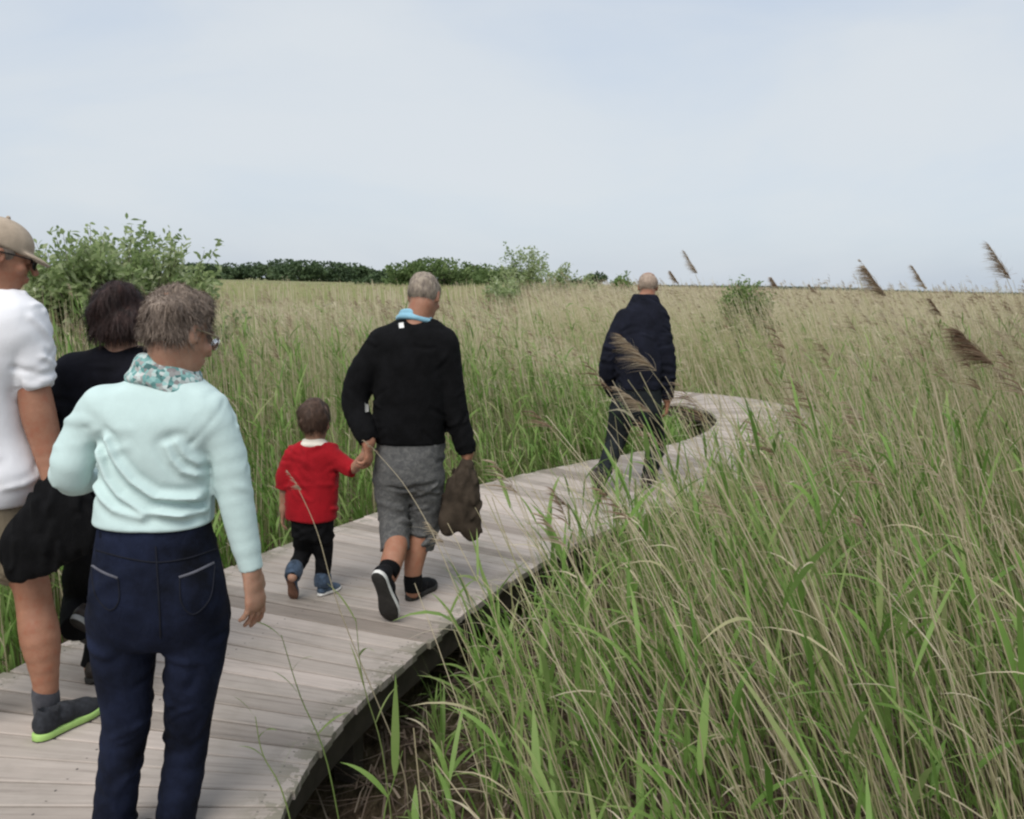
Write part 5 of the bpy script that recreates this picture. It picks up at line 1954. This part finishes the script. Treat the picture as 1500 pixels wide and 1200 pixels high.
    S = Solid(M.J(608, 470) - V(.16, .16, .1), M.J(608, 470) + V(.16, .2, .1), .005)
    cc = M.J(610, 470, .03)
    for dz, ra in ((.014, .070), (-.010, .086)):
        ring = [cc + V(math.cos(a) * ra * 1.05, math.sin(a) * ra * .95, dz - .016 * math.cos(a) - .03 * math.sin(a)) for a in np.linspace(0, 2 * math.pi, 15)]
        S.chain(ring, [.0115] * 15, .01)
    M.part('collar', S, blue)
    hair(M, hair_mat('grey_blond_hair', (0.15, 0.12, 0.105), (0.42, 0.35, 0.27), 60), (.081, .101, .092), (0, -.018, .024),
         [((0, .05, 0), (0, 1, -.1)), ((0, 0, -.062), (0, .3, -1))], .004, 70, 4200, .019, (0, -.3, -1), 35, .0055, .0011, .35)
    toe = on_level(574, 913)
    hl = M.J(550, 840, toe[1] - M.D - .10)
    dd_ = toe - hl
    shoe(M, hl, dd_, V(.25, 1, .1), float(np.linalg.norm(dd_)), shoe_black, dark_sole, .005, white_rub, .024)
    shoe(M, on_level(597, 881), V(.42, .9, 0), V(0, 0, 1), .28, shoe_black, dark_sole, .005)
    garment(M, 'sock', black_cloth, None, ([(573, 828, 30, -.19), (566, 842, 29, -.26)],), .0055, fold=.001, seed=3)
    garment(M, 'sock', black_cloth, None, ([(605, 844, 27, 0), (605, 866, 26, 0)],), .0055, fold=.001, seed=3)

    # the brown jacket in his right hand
    Z = Fig(4.43, g, .006, '', SKIN)
    S = Solid(Z.J(635, 660) - V(.02, .16, .5), Z.J(712, 660) + V(.04, .16, .03), .006)
    for rows in ([(684, 684, 22), (668, 720, 34), (658, 758, 32), (656, 776, 18)], [(685, 684, 24), (684, 730, 40), (689, 770, 30), (693, 782, 20)], [(680, 695, 28), (672, 740, 34), (668, 768, 20)]):
        p, r = Z.limb(rows)
        S.chain(p, r, .012, flat=(V(0, 1, 0), .6))
    crumple(S, 34, .0055, 6)
    v, f = S.mesh()
    o = mesh_obj('jacket', v, f, fabric('olive_brown_cloth', (0.050, 0.038, 0.028), 0.35, 14, 300, .9, 0), None, Z.J(684, 684), True)
    tag(o, 'olive brown jacket held in the right hand of the man in black sweater', 'jacket')

    # ---------------------------------------------------------------- child
    g = on_level(458, 872)
    C = Fig(4.5, g, .0048, 'small child in red football shirt holding the man by the hand', SKIN, 'person')
    C.head(C.J(461, 617, .02), (.12, .97, -.12), (.03, .12, .99), .95)
    C.neck(C.J(461, 655, 0), .036, .04)
    torso = [(645, 444, 478, .042, .01), (653, 430, 490, .058, 0), (668, 421, 496, .072, 0), (700, 419, 495, .08, 0), (732, 417, 495, .083, 0), (761, 418, 494, .088, 0)]
    pel = [(748, 426, 489, .070, 0), (775, 427, 489, .075, 0), (790, 434, 484, .06, 0)]
    slL = [(430, 668, 28), (420, 694, 28), (417, 716, 27)]
    slR = [(484, 667, 28), (503, 680, 25, -.02), (519, 688, 24, -.05)]
    aL = [(428, 672, 17), (418, 712, 15), (417, 738, 13, .01), (416, 748, 11, .01)]
    aR = [(486, 670, 17), (514, 687, 15, -.04), (528, 675, 13, -.10), (534, 667, 11, -.14)]
    lL = [(444, 784, 30), (443, 810, 25, .03), (433, 832, 21, -.08), (428, 846, 18, -.14)]
    lR = [(473, 787, 31), (474, 815, 25, .03), (473, 838, 21, .01), (472, 856, 18, 0)]
    C.torso(torso)
    C.torso(pel)
    for l in (aL, aR):
        C.flesh(l)
    for l in (lL, lR):
        C.flesh(l, .75)
    C.hand(C.J(415, 751, .01), V(-.1, .1, -1), V(.9, .1, 0), V(0, 1, 0), .6, .5)
    C.hand(C.J(535, 666, -.145), V(.35, -.1, 1), V(.4, .8, 0), V(-.6, .3, 0), .62, .9)
    C.body((C.J(398, 700)[0], C.D - .35, 0.0), (C.J(552, 700)[0], C.D + .3, 1.08))
    C.eyes()
    red = fabric('red_jersey', (0.33, 0.007, 0.014), 0.15, 12, 360, 0.8, 0.05, 0.3)
    garment(C, 'shirt', red, torso, (slL, slR), .0052, .03, .004, 30, None, seed=43)
    cream = fabric('cream_collar', (0.74, 0.69, 0.60), 0.05, 20, 400)
    S = Solid(C.J(461, 650) - V(.11, .11, .06), C.J(461, 650) + V(.11, .13, .06), .0045)
    cc = C.J(461, 650, .01)
    for dz, ra in ((.008, .046), (-.010, .062)):
        ring = [cc + V(math.cos(a) * ra * 1.1, math.sin(a) * ra * .9, dz - .012 * math.sin(a)) for a in np.linspace(0, 2 * math.pi, 13)]
        S.chain(ring, [.012] * 13, .008)
    C.part('collar', S, cream)
    garment(C, 'trousers', black_cloth, pel, (lL, lR), .0052, .03, .003, 34, None, seed=44)
    cuffm = fabric('denim_cuff', (0.05, 0.075, 0.115), 0.45, 40, 500)
    garment(C, 'trouser_cuff', cuffm, None, ([(432, 832, 25, -.08), (428, 846, 24, -.135)],), .0045, fold=.0015, seed=4)
    garment(C, 'trouser_cuff', cuffm, None, ([(473, 845, 25, .006), (472, 859, 24, 0)],), .0045, fold=.0015, seed=5)
    hair(C, hair_mat('brown_hair', (0.03, 0.017, 0.012), (0.11, 0.065, 0.045), 60), (.084, .102, .096), (0, -.016, .026),
         [((0, .06, 0), (0, 1, -.1)), ((0, 0, -.058), (0, .3, -1))], .006, 60, 4500, .026, (0.2, -.2, -1), 45, .0048, .0011, .4)
    toe = on_level(430, 878)
    hl = C.J(421, 843, toe[1] - C.D - .05)
    dd_ = toe - hl
    blue_shoe = fabric('blue_shoe', (0.06, 0.09, 0.135), 0.3, 40, 500)
    brown_sole = plain('brown_rubber', (0.17, 0.085, 0.055), 0.7, 0.3)
    shoe(C, hl, dd_, V(.2, 1, .1), .165, blue_shoe, brown_sole, .0042, brown_sole, .024, ankle_h=.075)
    shoe(C, on_level(466, 874), V(.55, .85, 0), V(0, 0, 1), .165, blue_shoe, brown_sole, .0042, white_rub, .024, ankle_h=.075)

    # ---------------------------------------------------------------- far man in navy
    g = on_level(905, 716)
    N = Fig(7.2, g, .008, 'balding man in navy jacket walking farthest ahead, half behind reeds', SKIN_RED)
    N.head(N.J(949, 420, .14), (.10, .93, -.34), (.02, .3, .95), .98)
    N.neck(N.J(945, 442, .11), .048, .056)
    torso = [(431, 926, 964, .066, .09), (442, 921, 968, .085, .08), (458, 912, 973, .11, .06), (490, 902, 976, .13, .03), (530, 899, 973, .135, 0), (556, 899, 972, .13, 0), (571, 900, 971, .13, 0)]
    pel = [(560, 898, 970, .115, 0), (596, 894, 972, .13, 0), (610, 900, 966, .12, 0), (622, 908, 960, .09, 0)]
    armL = [(915, 468, 30, .05), (896, 510, 27), (889, 548, 24, .03), (899, 576, 20, .16)]
    armR = [(965, 466, 30, .05), (975, 512, 26), (979, 552, 22), (977, 584, 19, .02)]
    legL = [(911, 604, 38), (902, 645, 30, .02), (888, 682, 24, -.16), (877, 704, 21, -.28)]
    legR = [(949, 604, 38), (960, 648, 30, .20), (953, 690, 24, .18), (948, 712, 21, .15)]
    torso, pel = narrow(torso, .955, .92), narrow(pel, .93, .92)
    N.torso(torso)
    N.torso(pel)
    for l in (armL, armR, legL, legR):
        N.flesh(l, .78)
    N.hand(N.J(902, 584, .18), V(.3, .5, -.8), V(.6, .2, 0), V(.2, .5, .6), 1.0, .7)
    N.hand(N.J(978, 588, .02), V(-.05, .1, -1), V(-.9, .1, 0), V(0, 1, 0), 1.0, .7)
    N.body((N.J(868, 700)[0], N.D - .5, 0.0), (N.J(1000, 700)[0], N.D + .5, 1.8))
    N.eyes()
    navy = fabric('navy_cloth', (0.0085, 0.0095, 0.017), 0.35, 10, 300, 0.88, 0.0, 0.35)
    garment(N, 'jacket', navy, torso, (armL, armR), .008, .045, .006, 18, None, seed=53)
    S = Solid(N.J(943, 440) - V(.14, .14, .08), N.J(943, 440) + V(.14, .17, .08), .007)
    cc = N.J(943, 441, .09)
    ring = [cc + V(math.cos(a) * .066, math.sin(a) * .064, -.012 * math.sin(a)) for a in np.linspace(0, 2 * math.pi, 13)]
    S.chain(ring, [.014] * 13, .01)
    N.part('collar', S, navy)
    garment(N, 'trousers', fabric('charcoal_trousers', (0.014, 0.017, 0.019), 0.35, 12, 300, .9, 0.0), pel, (legL, legR), .008, .04, .005, 22, None, seed=54)
    hair(N, hair_mat('thin_sandy_hair', (0.26, 0.19, 0.15), (0.46, 0.36, 0.28), 50), (.080, .100, .090), (0, -.018, .022),
         [((0, .03, 0), (0, 1, -.1)), ((0, 0, -.05), (0, .3, -1)), ((0, .02, .085), (0, .4, 1))], .004, 70, 1800, .018, (0, -.3, -1), 55, .007, .002, .35)
    toe = on_level(884, 727)
    hl = N.J(868, 694, toe[1] - N.D - .12)
    dd_ = toe - hl
    shoe(N, hl, dd_, V(.2, 1, .3), .29, brown_shoe, dark_sole, .007)
    shoe(N, on_level(944, 716), V(.3, .9, 0), V(0, 0, 1), .29, brown_shoe, dark_sole, .007)


make_people()
